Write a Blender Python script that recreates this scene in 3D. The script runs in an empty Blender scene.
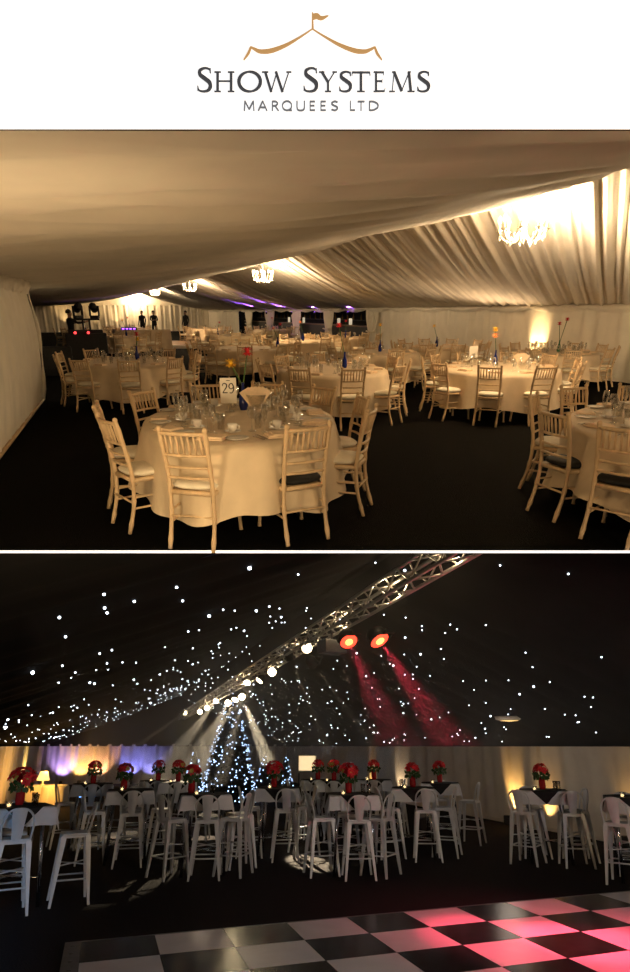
import bpy, bmesh, math, random
from mathutils import Vector, Matrix, noise
random.seed(7)
R = math.radians
sc = bpy.context.scene
COL = sc.collection
PI = math.pi

# ------------------------------------------------------------------ geometry of the two marquees
F, YP = 600.0, 545.0            # focal length and optical axis row, in pixels of the 630x972 frame

class Room:
    """A marquee: x = across (right), y = along its ridge, z = up, origin under the camera."""
    def __init__(s, yh, H, vp):
        s.H = H
        s.tau = math.atan((YP - yh) / F)
        tilt = Matrix.Rotation(s.tau, 4, 'X')
        d = tilt.inverted() @ Vector(((vp[0] - 315) / F, 1, (YP - vp[1]) / F))
        s.az = math.atan2(-d.x, d.y)
        s.M = tilt @ Matrix.Translation((0, 0, -H)) @ Matrix.Rotation(s.az, 4, 'Z')
        s.Mi = s.M.inverted()
        s.eye = s.Mi @ Vector((0, 0, 0))
    def ray(s, px, py):
        return (s.Mi.to_3x3() @ Vector(((px - 315) / F, 1, (YP - py) / F)))
    def z(s, px, py, z=0.0):
        d = s.ray(px, py); return s.eye + d * ((z - s.eye.z) / d.z)
    def v(s, px, py, v):
        d = s.ray(px, py); return s.eye + d * ((v - s.eye.x) / d.x)
    def u(s, px, py, u):
        d = s.ray(px, py); return s.eye + d * ((u - s.eye.y) / d.y)
    def face(s, p):             # rotation whose local +y points away from the camera
        d = Vector((p.x - s.eye.x, p.y - s.eye.y)); return math.atan2(-d.x, d.y)

U = Room(312, 1.66, (60, 312))      # the cream marquee above
L = Room(746, 1.75, (103, 747))     # the dark marquee below

# ------------------------------------------------------------------ materials
def mat(name, col, rough=0.6, metal=0.0, var=0.08, spec=None, scale=8.0, bump=0.0, emit=None, es=0.0, trans=0.0, sheen=0.0, ior=1.45, stretch=None):
    m = bpy.data.materials.new(name); m.use_nodes = True
    nt = m.node_tree; b = nt.nodes['Principled BSDF']
    b.inputs['Roughness'].default_value = rough
    b.inputs['Metallic'].default_value = metal
    b.inputs['IOR'].default_value = ior
    if spec is not None: b.inputs['Specular IOR Level'].default_value = spec
    if trans: b.inputs['Transmission Weight'].default_value = trans
    if sheen: b.inputs['Sheen Weight'].default_value = sheen
    tc = nt.nodes.new('ShaderNodeTexCoord')
    src = tc.outputs['Object']
    if stretch:
        mp = nt.nodes.new('ShaderNodeMapping'); mp.inputs['Scale'].default_value = stretch
        nt.links.new(src, mp.inputs['Vector']); src = mp.outputs['Vector']
    n = nt.nodes.new('ShaderNodeTexNoise'); n.inputs['Scale'].default_value = scale; n.inputs['Detail'].default_value = 4
    nt.links.new(src, n.inputs['Vector'])
    r = nt.nodes.new('ShaderNodeValToRGB')
    c = Vector(col)
    r.color_ramp.elements[0].position = 0.3; r.color_ramp.elements[1].position = 0.7
    r.color_ramp.elements[0].color = (*(c * (1 - var)), 1); r.color_ramp.elements[1].color = (*[min(1, x) for x in c * (1 + var)], 1)
    nt.links.new(n.outputs['Fac'], r.inputs['Fac']); nt.links.new(r.outputs['Color'], b.inputs['Base Color'])
    if bump:
        bp = nt.nodes.new('ShaderNodeBump'); bp.inputs['Strength'].default_value = bump; bp.inputs['Distance'].default_value = 0.02
        nt.links.new(n.outputs['Fac'], bp.inputs['Height']); nt.links.new(bp.outputs['Normal'], b.inputs['Normal'])
    if emit:
        b.inputs['Emission Color'].default_value = (*emit, 1); b.inputs['Emission Strength'].default_value = es
        try: m.cycles.emission_sampling = 'NONE'
        except Exception: pass
    return m

X = dict(
    lining=mat('ivory_lining', (0.80, 0.72, 0.60), 0.85, var=0.05, scale=2.5, bump=0.15, sheen=0.2),
    drape=mat('ivory_drape', (0.82, 0.76, 0.64), 0.85, var=0.05, scale=3, bump=0.1, sheen=0.2),
    carpet=mat('black_carpet', (0.0018, 0.0017, 0.0015), 1.0, var=0.4, spec=.05, scale=90, bump=0.5),
    lime=mat('limewash_wood', (0.60, 0.43, 0.25), 0.5, var=0.14, scale=22, stretch=(1, 1, .2)),
    cush=mat('ivory_cushion', (0.80, 0.73, 0.58), 0.8, var=0.05, scale=14, bump=0.1),
    blackcush=mat('black_cushion', (0.012, 0.011, 0.01), 0.8, var=0.2, scale=14),
    cloth=mat('ivory_tablecloth', (0.66, 0.53, 0.36), 0.85, var=0.07, scale=5, bump=0.35, sheen=0.1),
    napkin=mat('peach_napkin', (0.80, 0.62, 0.42), 0.8, var=0.06, scale=30, bump=0.1),
    china=mat('white_china', (0.80, 0.76, 0.68), 0.25, var=0.03, scale=12),
    steel=mat('cutlery_steel', (0.62, 0.58, 0.52), 0.22, 1.0, var=0.05, scale=20),
    glass=None,
    card=mat('white_card', (0.85, 0.80, 0.70), 0.7, var=0.02, scale=10),
    ink=mat('dark_ink', (0.03, 0.025, 0.02), 0.6, var=0.1),
    blueglass=mat('cobalt_glass', (0.01, 0.02, 0.16), 0.1, var=0.1),
    greenglass=mat('green_glass', (0.02, 0.16, 0.06), 0.1, var=0.1),
    stem=mat('green_stem', (0.06, 0.14, 0.03), 0.6, var=0.2, scale=30),
    red=mat('red_petals', (0.62, 0.02, 0.03), 0.6, var=0.25, scale=30),
    yellow=mat('yellow_petals', (0.85, 0.48, 0.03), 0.6, var=0.2, scale=30),
    orange=mat('orange_petals', (0.80, 0.22, 0.06), 0.6, var=0.2, scale=30),
    black=mat('matt_black', (0.008, 0.008, 0.009), 0.6, var=0.3, scale=12),
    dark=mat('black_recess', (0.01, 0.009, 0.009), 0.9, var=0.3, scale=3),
    suit=mat('black_clothes', (0.010, 0.010, 0.011), 0.85, var=0.3, scale=20),
    skin=mat('skin', (0.42, 0.24, 0.16), 0.6, var=0.08, scale=20),
    hair=mat('dark_hair', (0.02, 0.014, 0.01), 0.6, var=0.3, scale=60),
    wood=mat('brown_parquet', (0.16, 0.085, 0.04), 0.4, var=0.25, scale=5, stretch=(1, 6, 1)),
    brass=mat('white_enamel', (0.85, 0.78, 0.62), 0.3, 0.2, var=0.05),
    crystal=mat('crystal_drop', (0.95, 0.93, 0.88), 0.05, trans=0.6, var=0.03),
    bulb=mat('warm_bulb', (1, .9, .7), emit=(1, .82, .5), es=12),
    bulbfar=mat('warm_bulb_far', (1, .9, .7), emit=(1, .80, .48), es=18),
    redled=mat('red_led', (.5, 0, 0), emit=(1, .05, .05), es=3),
    purpled=mat('violet_lens', (.2, .05, .6), emit=(.35, .1, 1), es=4),
    bottle=mat('bar_bottle', (0.25, 0.14, 0.05), 0.15, var=0.4, scale=9),
    screen=mat('lit_fridge', (.8, .8, .75), emit=(1, .85, .6), es=.45),
    signface=mat('glowing_white', (1, 1, 1), emit=(1, 1, 1), es=1.0, var=0.0),  # added glow keeps header and divider white without a lamp
    frame=mat('sign_frame', (0.08, 0.035, 0.012), 0.5, var=0.1),
    gold=mat('gold_lettering', (0.04, 0.02, 0.01), 0.8, var=0.03, emit=(.52, .285, .105), es=1.0),  # lettering colours are an added glow, as no lamp reaches the sign
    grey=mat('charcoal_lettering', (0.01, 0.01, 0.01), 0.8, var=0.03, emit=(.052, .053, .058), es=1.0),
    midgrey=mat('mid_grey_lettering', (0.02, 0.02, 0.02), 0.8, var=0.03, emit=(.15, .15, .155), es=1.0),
    # the dark marquee
    blackcloth=mat('black_star_lining', (0.0085, 0.0083, 0.009), 1.0, var=0.2, scale=2, bump=0.2, spec=.1),
    pale=mat('white_wall_drape', (0.66, 0.62, 0.56), 0.85, var=0.06, scale=3, bump=0.1),
    carpet2=mat('charcoal_carpet', (0.020, 0.0165, 0.0175), 1.0, var=0.5, spec=.1, scale=70, bump=0.6),
    metal=mat('powder_white_steel', (0.62, 0.64, 0.67), 0.42, 0.15, var=0.06, scale=9),
    chrome=mat('bright_steel', (0.75, 0.77, 0.80), 0.15, 1.0, var=0.04),
    alum=mat('truss_aluminium', (0.68, 0.66, 0.62), 0.32, 0.9, var=0.08, scale=15),
    edge=mat('floor_edge_aluminium', (0.16, 0.16, 0.165), 0.4, 0.6, var=0.15, scale=18),
    white=mat('white_square_cloth', (0.72, 0.74, 0.78), 0.8, var=0.04, scale=9, bump=0.1),
    topper=mat('black_square_cloth', (0.010, 0.010, 0.012), 0.8, var=0.2, scale=9),
    tilew=mat('white_floor_tile', (0.66, 0.64, 0.68), 0.28, var=0.06, scale=4),
    tileb=mat('black_floor_tile', (0.012, 0.010, 0.010), 0.22, var=0.4, scale=6),
    vase=mat('red_vase', (0.42, 0.015, 0.02), 0.25, var=0.1),
    bract=mat('poinsettia_red', (0.86, 0.03, 0.045), 0.55, var=0.3, scale=25),
    leaf=mat('dark_leaf', (0.03, 0.08, 0.02), 0.6, var=0.3, scale=25),
    lime_l=mat('lime_flower', (0.55, 0.50, 0.10), 0.6, var=0.3, scale=25),
    fir=mat('fir_needles', (0.010, 0.022, 0.018), 0.8, var=0.4, scale=20),
    bark=mat('bark', (0.05, 0.03, 0.02), 0.9, var=0.3, scale=20),
    star=mat('star_led', (1, 1, 1), emit=(.78, .88, 1), es=7),
    fairy=mat('fairy_led', (1, 1, 1), emit=(.42, .62, 1), es=3.2),
    blueled=mat('blue_led', (.2, .4, 1), emit=(.12, .35, 1), es=4),
    lens=mat('warm_lamp_lens', (1, .9, .7), emit=(1, .78, .45), es=26),
    redlens=mat('red_lamp_lens', (1, .2, .1), emit=(1, .055, .025), es=3.2),
    redcore=mat('orange_lamp_core', (1, .5, .2), emit=(1, .30, .06), es=6),
    shade=mat('lit_lampshade', (.9, .75, .45), emit=(1, .62, .20), es=1.4),
    lit=mat('lit_panel', (.9, .8, .6), emit=(1, .70, .36), es=1.3),
    ylw=mat('cream_cloth', (0.75, 0.68, 0.5), 0.85, var=0.05, scale=5),
    wax=mat('candle_glow', (1, .8, .5), emit=(1, .72, .35), es=3.0),
)

def thin_glass():
    m = bpy.data.materials.new('clear_glass'); m.use_nodes = True; nt = m.node_tree
    nt.nodes.remove(nt.nodes['Principled BSDF'])
    t = nt.nodes.new('ShaderNodeBsdfTransparent'); t.inputs['Color'].default_value = (.95, .95, .94, 1)
    g = nt.nodes.new('ShaderNodeBsdfGlossy'); g.inputs['Roughness'].default_value = .08; g.inputs['Color'].default_value = (1, 1, 1, 1)
    lw = nt.nodes.new('ShaderNodeLayerWeight'); lw.inputs['Blend'].default_value = .55
    mx = nt.nodes.new('ShaderNodeMixShader'); nt.links.new(lw.outputs['Facing'], mx.inputs[0])
    nt.links.new(t.outputs[0], mx.inputs[1]); nt.links.new(g.outputs[0], mx.inputs[2]); nt.links.new(mx.outputs[0], nt.nodes['Material Output'].inputs['Surface'])
    return m
X['glass'] = thin_glass()

# ------------------------------------------------------------------ mesh helpers
class MB:
    def __init__(s): s.b = bmesh.new(); s.mi = 0
    def _done(s, fs):
        for f in fs: f.material_index = s.mi; f.smooth = True
    def quad(s, pts):
        f = s.b.faces.new([s.b.verts.new(p) for p in pts]); s._done([f])
    def box(s, c, d, rz=0, rot=None, taper=1.0, bev=0.0):
        m = rot if rot else Matrix.Rotation(rz, 3, 'Z')
        vs = []
        for z in (-.5, .5):
            k = taper if z < 0 else 1.0
            for x, y in ((-.5, -.5), (.5, -.5), (.5, .5), (-.5, .5)):
                vs.append(s.b.verts.new(Vector(c) + m @ Vector((x * d[0] * k, y * d[1] * k, z * d[2]))))
        fs = [s.b.faces.new([vs[i] for i in q]) for q in ((3, 2, 1, 0), (4, 5, 6, 7), (0, 1, 5, 4), (1, 2, 6, 5), (2, 3, 7, 6), (3, 0, 4, 7))]
        for f in fs: f.material_index = s.mi
        if bev:
            es = list({e for f in fs for e in f.edges})
            r = bmesh.ops.bevel(s.b, geom=es, offset=bev, segments=2, affect='EDGES', profile=.6)
            for f in r['faces']: f.material_index = s.mi
    def tube(s, pts, r, n=8, caps=True, closed=False):
        pts = [Vector(p) for p in pts]; rr = r if isinstance(r, (list, tuple)) else [r] * len(pts)
        rings = []; up = None
        for i, p in enumerate(pts):
            a = pts[i - 1] if (i or closed) else pts[i]; b_ = pts[(i + 1) % len(pts)] if (i < len(pts) - 1 or closed) else pts[i]
            t = (b_ - a).normalized()
            if up is None: up = Vector((0, 0, 1)) if abs(t.z) < .9 else Vector((1, 0, 0))
            sx = t.cross(up).normalized(); up = sx.cross(t).normalized()
            rings.append([s.b.verts.new(p + (sx * math.cos(2 * PI * k / n) + up * math.sin(2 * PI * k / n)) * rr[i]) for k in range(n)])
        fs = []
        m = len(rings)
        for i in range(m if closed else m - 1):
            A, B = rings[i], rings[(i + 1) % m]
            for k in range(n): fs.append(s.b.faces.new((A[k], A[(k + 1) % n], B[(k + 1) % n], B[k])))
        s._done(fs)
        if caps and not closed:
            for q in (rings[0][::-1], rings[-1]):
                f = s.b.faces.new(q); f.material_index = s.mi
    def lathe(s, prof, c=(0, 0, 0), n=16, sy=1.0, rot=None):
        c = Vector(c); rings = []
        for r, z in prof:
            ring = []
            for k in range(n):
                p = Vector((r * math.cos(2 * PI * k / n), sy * r * math.sin(2 * PI * k / n), z))
                ring.append(s.b.verts.new(c + (rot @ p if rot else p)))
            rings.append(ring)
        fs = []
        for A, B in zip(rings, rings[1:]):
            for k in range(n): fs.append(s.b.faces.new((A[k], A[(k + 1) % n], B[(k + 1) % n], B[k])))
        if prof[0][0] > 1e-4: fs.append(s.b.faces.new(rings[0][::-1]))
        if prof[-1][0] > 1e-4: fs.append(s.b.faces.new(rings[-1]))
        s._done(fs)
    def ball(s, c, r, n=8, m=5, sz=1.0):
        s.lathe([(r * math.sin(PI * i / m) + 1e-5, -r * sz * math.cos(PI * i / m)) for i in range(m + 1)], c, n)
    def grid(s, fn, nu, nv):
        g = [[s.b.verts.new(fn(i / nu, j / nv)) for j in range(nv + 1)] for i in range(nu + 1)]
        s._done([s.b.faces.new((g[i][j], g[i + 1][j], g[i + 1][j + 1], g[i][j + 1])) for i in range(nu) for j in range(nv)])
    def prism(s, pts, h, M=None):
        """flat polygon in x,y extruded by h along z, moved by M"""
        M = M or Matrix.Identity(4)
        a = [s.b.verts.new(M @ Vector((p[0], p[1], 0))) for p in pts]; b_ = [s.b.verts.new(M @ Vector((p[0], p[1], h))) for p in pts]
        n = len(pts); fs = [s.b.faces.new(a[::-1]), s.b.faces.new(b_)]
        fs += [s.b.faces.new((a[i], a[(i + 1) % n], b_[(i + 1) % n], b_[i])) for i in range(n)]
        for f in fs: f.material_index = s.mi
    def mesh(s, name, mats):
        me = bpy.data.meshes.new(name)
        bmesh.ops.remove_doubles(s.b, verts=s.b.verts, dist=1e-6)
        bmesh.ops.recalc_face_normals(s.b, faces=s.b.faces)
        s.b.to_mesh(me); s.b.free()
        for m in (mats if isinstance(mats, (list, tuple)) else [mats]): me.materials.append(m)
        return me

def place(room, loc=(0, 0, 0), rz=0.0):
    return room.M @ Matrix.Translation(Vector(loc)) @ Matrix.Rotation(rz, 4, 'Z')

def tag(o, label, cat, group=None, kind=None):
    if label: o['label'] = label
    if cat: o['category'] = cat
    if group: o['group'] = group
    if kind: o['kind'] = kind
    return o

def link(name, me, parent=None, M=None):
    o = bpy.data.objects.new(name, me); COL.objects.link(o)
    if parent is not None: o.parent = parent
    if M is not None: o.matrix_world = M
    return o

def struct(name, mb, m, room):
    o = link(name, mb.mesh(name, m), None, room.M if room else Matrix.Identity(4)); o['kind'] = 'structure'; return o

def single(name, me, label, cat, M, group=None, kind=None):
    return tag(link(name, me, None, M), label, cat, group, kind)

def inst(proto, name, label, cat, M, group=None, swap=None, skip=()):
    """A thing: an Empty at its base with its own copies of every part (and sub-part); mesh data is shared."""
    e = bpy.data.objects.new(name, None); e.empty_display_size = .1; COL.objects.link(e); e.matrix_world = M
    tag(e, label, cat, group)
    for pn, me, subs, pm in proto:
        if pn in skip: continue
        if swap and pn in swap: me = swap[pn]
        o = link(pn, me, e)
        if pm is not None: o.matrix_local = pm
        for sn, sme in subs: link(sn, sme, o)
    return e

def P(name, mb, m, subs=(), pm=None): return (name, mb.mesh(name, m) if isinstance(mb, MB) else mb, list(subs), pm)

HOURS = ['twelve', 'one', 'two', 'three', 'four', 'five', 'six', 'seven', 'eight', 'nine', 'ten', 'eleven']
def hour(t): return HOURS[int(round(((90 - t) % 360) / 30.0)) % 12]

# ------------------------------------------------------------------ camera
cam = bpy.data.cameras.new('camera'); co = bpy.data.objects.new('camera', cam); COL.objects.link(co)
cam.sensor_fit = 'HORIZONTAL'; cam.sensor_width = 36; cam.lens = F / 630 * 36
cam.shift_y = (YP - 486) / 630
cam.clip_start = .05; cam.clip_end = 300
co.rotation_euler = (R(90), 0, 0); sc.camera = co
w = bpy.data.worlds.new('night'); sc.world = w; w.use_nodes = True
w.node_tree.nodes['Background'].inputs['Color'].default_value = (0.004, 0.004, 0.006, 1)
w.node_tree.nodes['Background'].inputs['Strength'].default_value = 1.0
sc.view_settings.view_transform = 'Standard'; sc.view_settings.look = 'None'
sc.view_settings.exposure = 0; sc.view_settings.gamma = 1; sc.view_settings.use_curve_mapping = False

def lamp(name, kind, room, loc, energy, col, target=None, angle=60, blend=.5, size=.05):
    l = bpy.data.lights.new(name, kind); l.energy = energy; l.color = col
    if kind != 'AREA': l.shadow_soft_size = size
    else: l.size = size
    o = bpy.data.objects.new(name, l); COL.objects.link(o)
    if kind == 'SPOT': l.spot_size = R(angle); l.spot_blend = blend
    M = place(room, loc) if room else Matrix.Translation(loc)
    if target is not None:
        a = M.to_translation(); b_ = (room.M if room else Matrix.Identity(4)) @ Vector(target)
        M = Matrix.Translation(a) @ (b_ - a).to_track_quat('-Z', 'Y').to_matrix().to_4x4()
    o.matrix_world = M; return o

# ------------------------------------------------------------------ 1. the header sign and its lettering, both given an added glow
YS = 1.5                                           # distance of the sign
def sp(px, py, y=YS): return Vector(((px - 315) / F * y, y, (YP - py) / F * y))
PXM = YS / F                                       # metres per pixel on the sign
header = bpy.data.objects.new('header_sign', None); COL.objects.link(header); header.location = sp(315, 129.3)
tag(header, 'wide white header sign, glow added, with gold tent emblem and charcoal lettering', 'sign')
Hi = Matrix.Translation(-header.location)
def hpart(name, mb, m, label=None):
    o = link(name, mb.mesh(name, m), header); 
    for v_ in o.data.vertices: v_.co = v_.co - header.location
    if label: o['label'] = label
    return o
mb = MB(); a0, a1 = sp(-260, 129.3), sp(890, -110)
mb.box(((a0.x + a1.x) / 2, YS + .0035, (a0.z + a1.z) / 2), (a1.x - a0.x, .005, a1.z - a0.z)); hpart('casing', mb, X['frame'])
mb = MB(); mb.quad([(a0.x, YS, a0.z), (a1.x, YS, a0.z), (a1.x, YS, a1.z), (a0.x, YS, a1.z)]); hpart('lit_panel', mb, X['signface'])  # white panel, its glow added

def smooth(pts, n=8):
    out = []
    for i in range(len(pts) - 1):
        p0, p1, p2, p3 = (pts[max(i - 1, 0)], pts[i], pts[i + 1], pts[min(i + 2, len(pts) - 1)])
        for k in range(n):
            t = k / n
            out.append([.5 * (2 * p1[c] + (p2[c] - p0[c]) * t + (2 * p0[c] - 5 * p1[c] + 4 * p2[c] - p3[c]) * t * t + (3 * p1[c] - p0[c] - 3 * p2[c] + p3[c]) * t ** 3) for c in range(3)])
    out.append(list(pts[-1])); return out
def ribbon(mb, pts, mp, depth=.004, closed=False):
    """stroke: pts = (x, y, width) in glyph units; mp maps glyph x,y to the sign face"""
    n = len(pts); lf, rt = [], []
    for i, (x, y, wd) in enumerate(pts):
        a = pts[(i - 1) % n if closed else max(i - 1, 0)]; b_ = pts[(i + 1) % n if closed else min(i + 1, n - 1)]
        dx, dy = b_[0] - a[0], b_[1] - a[1]; l = math.hypot(dx, dy) or 1
        nx, ny = -dy / l * wd / 2, dx / l * wd / 2
        lf.append(mp(x + nx, y + ny)); rt.append(mp(x - nx, y - ny))
    for i in range(n if closed else n - 1):
        j = (i + 1) % n
        fr = [lf[i], lf[j], rt[j], rt[i]]
        q = [mb.b.verts.new(p) for p in fr]; q2 = [mb.b.verts.new(p + Vector((0, -depth, 0))) for p in fr]
        try:
            mb.b.faces.new(q2)
            for k in range(4): mb.b.faces.new((q[k], q[(k + 1) % 4], q2[(k + 1) % 4], q2[k]))
        except ValueError: pass
T, N = .118, .042          # thick and thin strokes of the serif face
def sl(x0, y0, x1, y1, w): return [(x0, y0, w), (x1, y1, w)]
def srf(x, y, w=.30): return [(x - w / 2, y, .035), (x + w / 2, y, .035)]
GS = {
 'S': [smooth([(.50, .80, .05), (.47, .93, .05), (.31, .985, .06), (.13, .90, .10), (.12, .72, .135), (.30, .55, .15), (.46, .40, .15), (.50, .22, .13), (.42, .06, .09), (.25, .015, .06), (.09, .06, .05), (.04, .22, .04)]), sl(.50, .78, .50, .97, .03), sl(.04, .05, .04, .24, .03)],
 'H': [sl(.14, 0, .14, 1, T), sl(.76, 0, .76, 1, T), sl(.14, .53, .76, .53, N), srf(.14, .015), srf(.14, .985), srf(.76, .015), srf(.76, .985)],
 'O': [[(.5 + .43 * math.cos(k * PI / 16), .5 + .485 * math.sin(k * PI / 16), .055 + .085 * abs(math.cos(k * PI / 16 - .2))) for k in range(33)]],
 'W': [sl(.12, 1, .40, 0, T), sl(.40, 0, .66, .97, N), sl(.62, 1, .92, 0, T), sl(.92, 0, 1.22, 1, N), srf(.12, .985), srf(1.22, .985, .24)],
 'Y': [sl(.12, 1, .44, .48, T), sl(.78, 1, .44, .46, N), sl(.44, .5, .44, 0, T), srf(.12, .985, .28), srf(.78, .985, .24), srf(.44, .015, .32)],
 'T': [sl(.42, 0, .42, 1, T), sl(.04, .965, .80, .965, .06), sl(.04, .99, .03, .82, .035), sl(.80, .99, .82, .82, .035), srf(.42, .015, .34)],
 'E': [sl(.14, 0, .14, 1, T), sl(.14, .97, .54, .97, .055), sl(.14, .53, .46, .53, .05), sl(.14, .03, .58, .03, .055), sl(.54, .99, .54, .84, .035), sl(.46, .63, .46, .44, .03), sl(.58, 0, .62, .18, .035), srf(.14, .015, .26), srf(.10, .985, .18)],
 'M': [sl(.16, 0, .24, 1, N), sl(.24, 1, .58, .04, T), sl(.58, .04, .92, 1, N), sl(.90, 1, .99, 0, T), srf(.15, .015, .26), srf(1.0, .015, .32), srf(.22, .985, .14), srf(.93, .985, .12)],
}
def put(chars, glyphs, base, m, label):
    for ch, x, wpx, hpx in chars:                 # left edge, width, height in pixels
        g = glyphs[ch]; gw = max(p[0] for st in g for p in st); g0 = min(p[0] for st in g for p in st)
        mb = MB(); kx = wpx / (gw - g0)
        for st in g:
            ribbon(mb, st, lambda gx, gy: sp(x + (gx - g0) * kx, base - gy * hpx))
        me = MB.mesh(mb, 'letter_' + ch.lower(), m)
        o = link('letter', me, header)
        for v_ in me.vertices: v_.co = v_.co - header.location
        o['label'] = label + ' ' + ch
# pixel extents read off the header
put([('S', 198, 12.5, 24), ('H', 214.5, 20, 20), ('O', 239, 21.5, 20.3), ('W', 262, 29.5, 20), ('S', 304, 12.5, 24), ('Y', 319, 18, 20), ('S', 339.5, 11, 20.3),
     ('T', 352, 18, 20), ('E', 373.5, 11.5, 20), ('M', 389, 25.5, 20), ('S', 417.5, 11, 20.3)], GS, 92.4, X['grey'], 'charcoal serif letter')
t_ = .115
GM = {
 'M': [sl(.05, 0, .10, 1, t_), sl(.10, 1, .5, .15, t_), sl(.5, .15, .90, 1, t_), sl(.90, 1, .95, 0, t_)],
 'A': [sl(0, 0, .42, 1, t_), sl(.42, 1, .84, 0, t_), sl(.16, .34, .68, .34, t_)],
 'R': [sl(.05, 0, .05, 1, t_), smooth([(.05, .95, t_), (.35, .95, t_), (.55, .75, t_), (.35, .52, t_), (.05, .5, t_)]), sl(.30, .5, .62, 0, t_)],
 'Q': [[(.5 + .47 * math.cos(k * PI / 12), .5 + .47 * math.sin(k * PI / 12), t_) for k in range(25)], sl(.55, .05, 1.0, .03, t_)],
 'U': [smooth([(.05, 1, t_), (.05, .35, t_), (.15, .08, t_), (.38, .02, t_), (.61, .08, t_), (.71, .35, t_), (.71, 1, t_)])],
 'E': [sl(.05, 0, .05, 1, t_), sl(.0, .95, .55, .95, t_), sl(0, .52, .5, .52, t_), sl(0, .05, .55, .05, t_)],
 'S': [smooth([(.5, .86, t_), (.3, .97, t_), (.08, .82, t_), (.12, .62, t_), (.42, .42, t_), (.5, .22, t_), (.3, .03, t_), (.04, .14, t_)])],
 'L': [sl(.05, 0, .05, 1, t_), sl(0, .05, .52, .05, t_)],
 'T': [sl(.36, 0, .36, 1, t_), sl(0, .95, .72, .95, t_)],
 'D': [sl(.05, 0, .05, 1, t_), smooth([(.05, .95, t_), (.4, .93, t_), (.72, .7, t_), (.74, .35, t_), (.4, .07, t_), (.05, .05, t_)])],
}
put([('M', 244.5, 9.5, 9.6), ('A', 258.5, 8.5, 9.6), ('R', 272.5, 6, 9.6), ('Q', 282.5, 9.5, 9.8), ('U', 297, 7.5, 9.6), ('E', 309.7, 5.4, 9.6), ('E', 320.5, 5.4, 9.6), ('S', 331.5, 6, 9.6),
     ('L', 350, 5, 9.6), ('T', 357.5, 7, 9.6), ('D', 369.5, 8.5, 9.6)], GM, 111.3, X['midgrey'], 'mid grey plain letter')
mb = MB(); cv = lambda x, y: sp(235 + x / 4.065, 5 + y / 4.067)
ribbon(mb, smooth([(315, 100, 2), (270, 130, 5), (210, 165, 11), (150, 188, 16), (105, 192, 14), (80, 182, 9), (65, 174, 5)]), cv)
ribbon(mb, smooth([(315, 100, 2), (362, 130, 5), (425, 165, 11), (485, 188, 16), (525, 192, 14), (550, 184, 9), (568, 174, 5)]), cv)
ribbon(mb, smooth([(65, 174, 7), (54, 200, 9), (36, 226, 3)]), cv)
ribbon(mb, smooth([(568, 174, 7), (578, 200, 9), (597, 226, 3)]), cv)
ribbon(mb, [(316, 102, 9), (315, 34, 5)], cv)
ribbon(mb, smooth([(317, 51, 22), (333, 48, 20), (342, 54, 16), (355, 56, 12), (380, 46, 1)]), cv)
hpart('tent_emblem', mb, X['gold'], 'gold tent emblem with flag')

# ------------------------------------------------------------------ 2. the cream marquee: floor, walls, roof lining
mb = MB()
YF = 551.3
f0, f1 = U.z(-260, YF), U.z(900, YF)
VW, VR, UE, VL = 13.0, 6.0, 60.0, -0.9      # right wall, ridge, end wall, left wall
fp = [(f0.x, f0.y), (f1.x, f1.y), (VW + 3.6, 9), (VW + 3.6, UE + .4), (-6, UE + .4), (-6, 14)]
mb.prism(fp, -.02)
floorU = struct('floor', mb, X['carpet'], U)
# white divider strip with added glow along the front of the upper floor
mb = MB(); y_ = (U.M @ f0).y - .02
p0, p1 = sp(-250, 553.05, y_), sp(890, 550.5, y_)
mb.box(((p0.x + p1.x) / 2, y_, (p0.z + p1.z) / 2), (p1.x - p0.x, .014, p1.z - p0.z))
single('glowing_divider', mb.mesh('glowing_divider', X['signface']), 'thin white divider strip with added glow between the two rooms', 'divider strip', Matrix.Identity(4))

def pleat(x, k=1.0, seed=0.0):
    """irregular gathered-fabric profile"""
    return k * (.5 * math.sin(x * 21 + 1.6 * math.sin(x * 2.3 + seed)) + .3 * math.sin(x * 37 + seed) + .5 * noise.noise((x * 3.1, seed, 0)))

def leftz(v):
    s_ = (v - VL) / (VR - .15 - VL)
    return 2.18 + (3.10 - 2.18) * s_ - .20 * math.sin(PI * min(1, s_)) 
def lin_left(a, b_):
    u = -6 + (UE + 6) * (b_ ** 1.5); v = VL - 3.0 + (VR - .15 - VL + 3.0) * a
    bay = abs(math.sin(PI * (u - 7.5 + 2) / 6.0)); s_ = max(0, (v - VL) / (VR - VL))
    z = leftz(max(v, VL)) if v > VL else 2.18 + .0 * (v - VL)
    z -= .10 * bay * s_ ** 2 
    amp = .012 + .05 * (1 - s_) ** 2 if v > VL else .02
    z += amp * pleat(u * .33 + .10 * math.sin(v * .8), 1.0, 3.0) + .03 * noise.noise((u * 1.1, v * .35, 5)) + .012 * noise.noise((u * 6, v * .6, 1)) + .010 * math.sin(u * 17 + 2.5 * math.sin(u * 1.3 + v * .15)) * (1.3 - s_) + .020 * noise.noise((u * 4.1, v * .28, 7))
    return (v, u, z)
mb = MB(); mb.grid(lin_left, 60, 420)
def lin_hem(a, b_):             # the gathered lower edge of the left lining that turns up to the ridge
    u = -6 + (UE + 6) * (b_ ** 1.5)
    base = lin_left(1.0, b_)
    ang = a * 2.2
    return (base[0] + .10 * math.sin(ang) + .06 * a, u, base[2] - .0 + .10 * (1 - math.cos(ang)) + .42 * a ** 2)
mb.grid(lin_hem, 8, 420)
bmesh.ops.bisect_plane(mb.b, geom=list(mb.b.verts) + list(mb.b.edges) + list(mb.b.faces), plane_co=U.Mi @ Vector((0, YS + .03, 0)), plane_no=U.Mi.to_3x3() @ Vector((0, -1, 0)), clear_outer=True)
struct('ceiling', mb, X['lining'], U)
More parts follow.
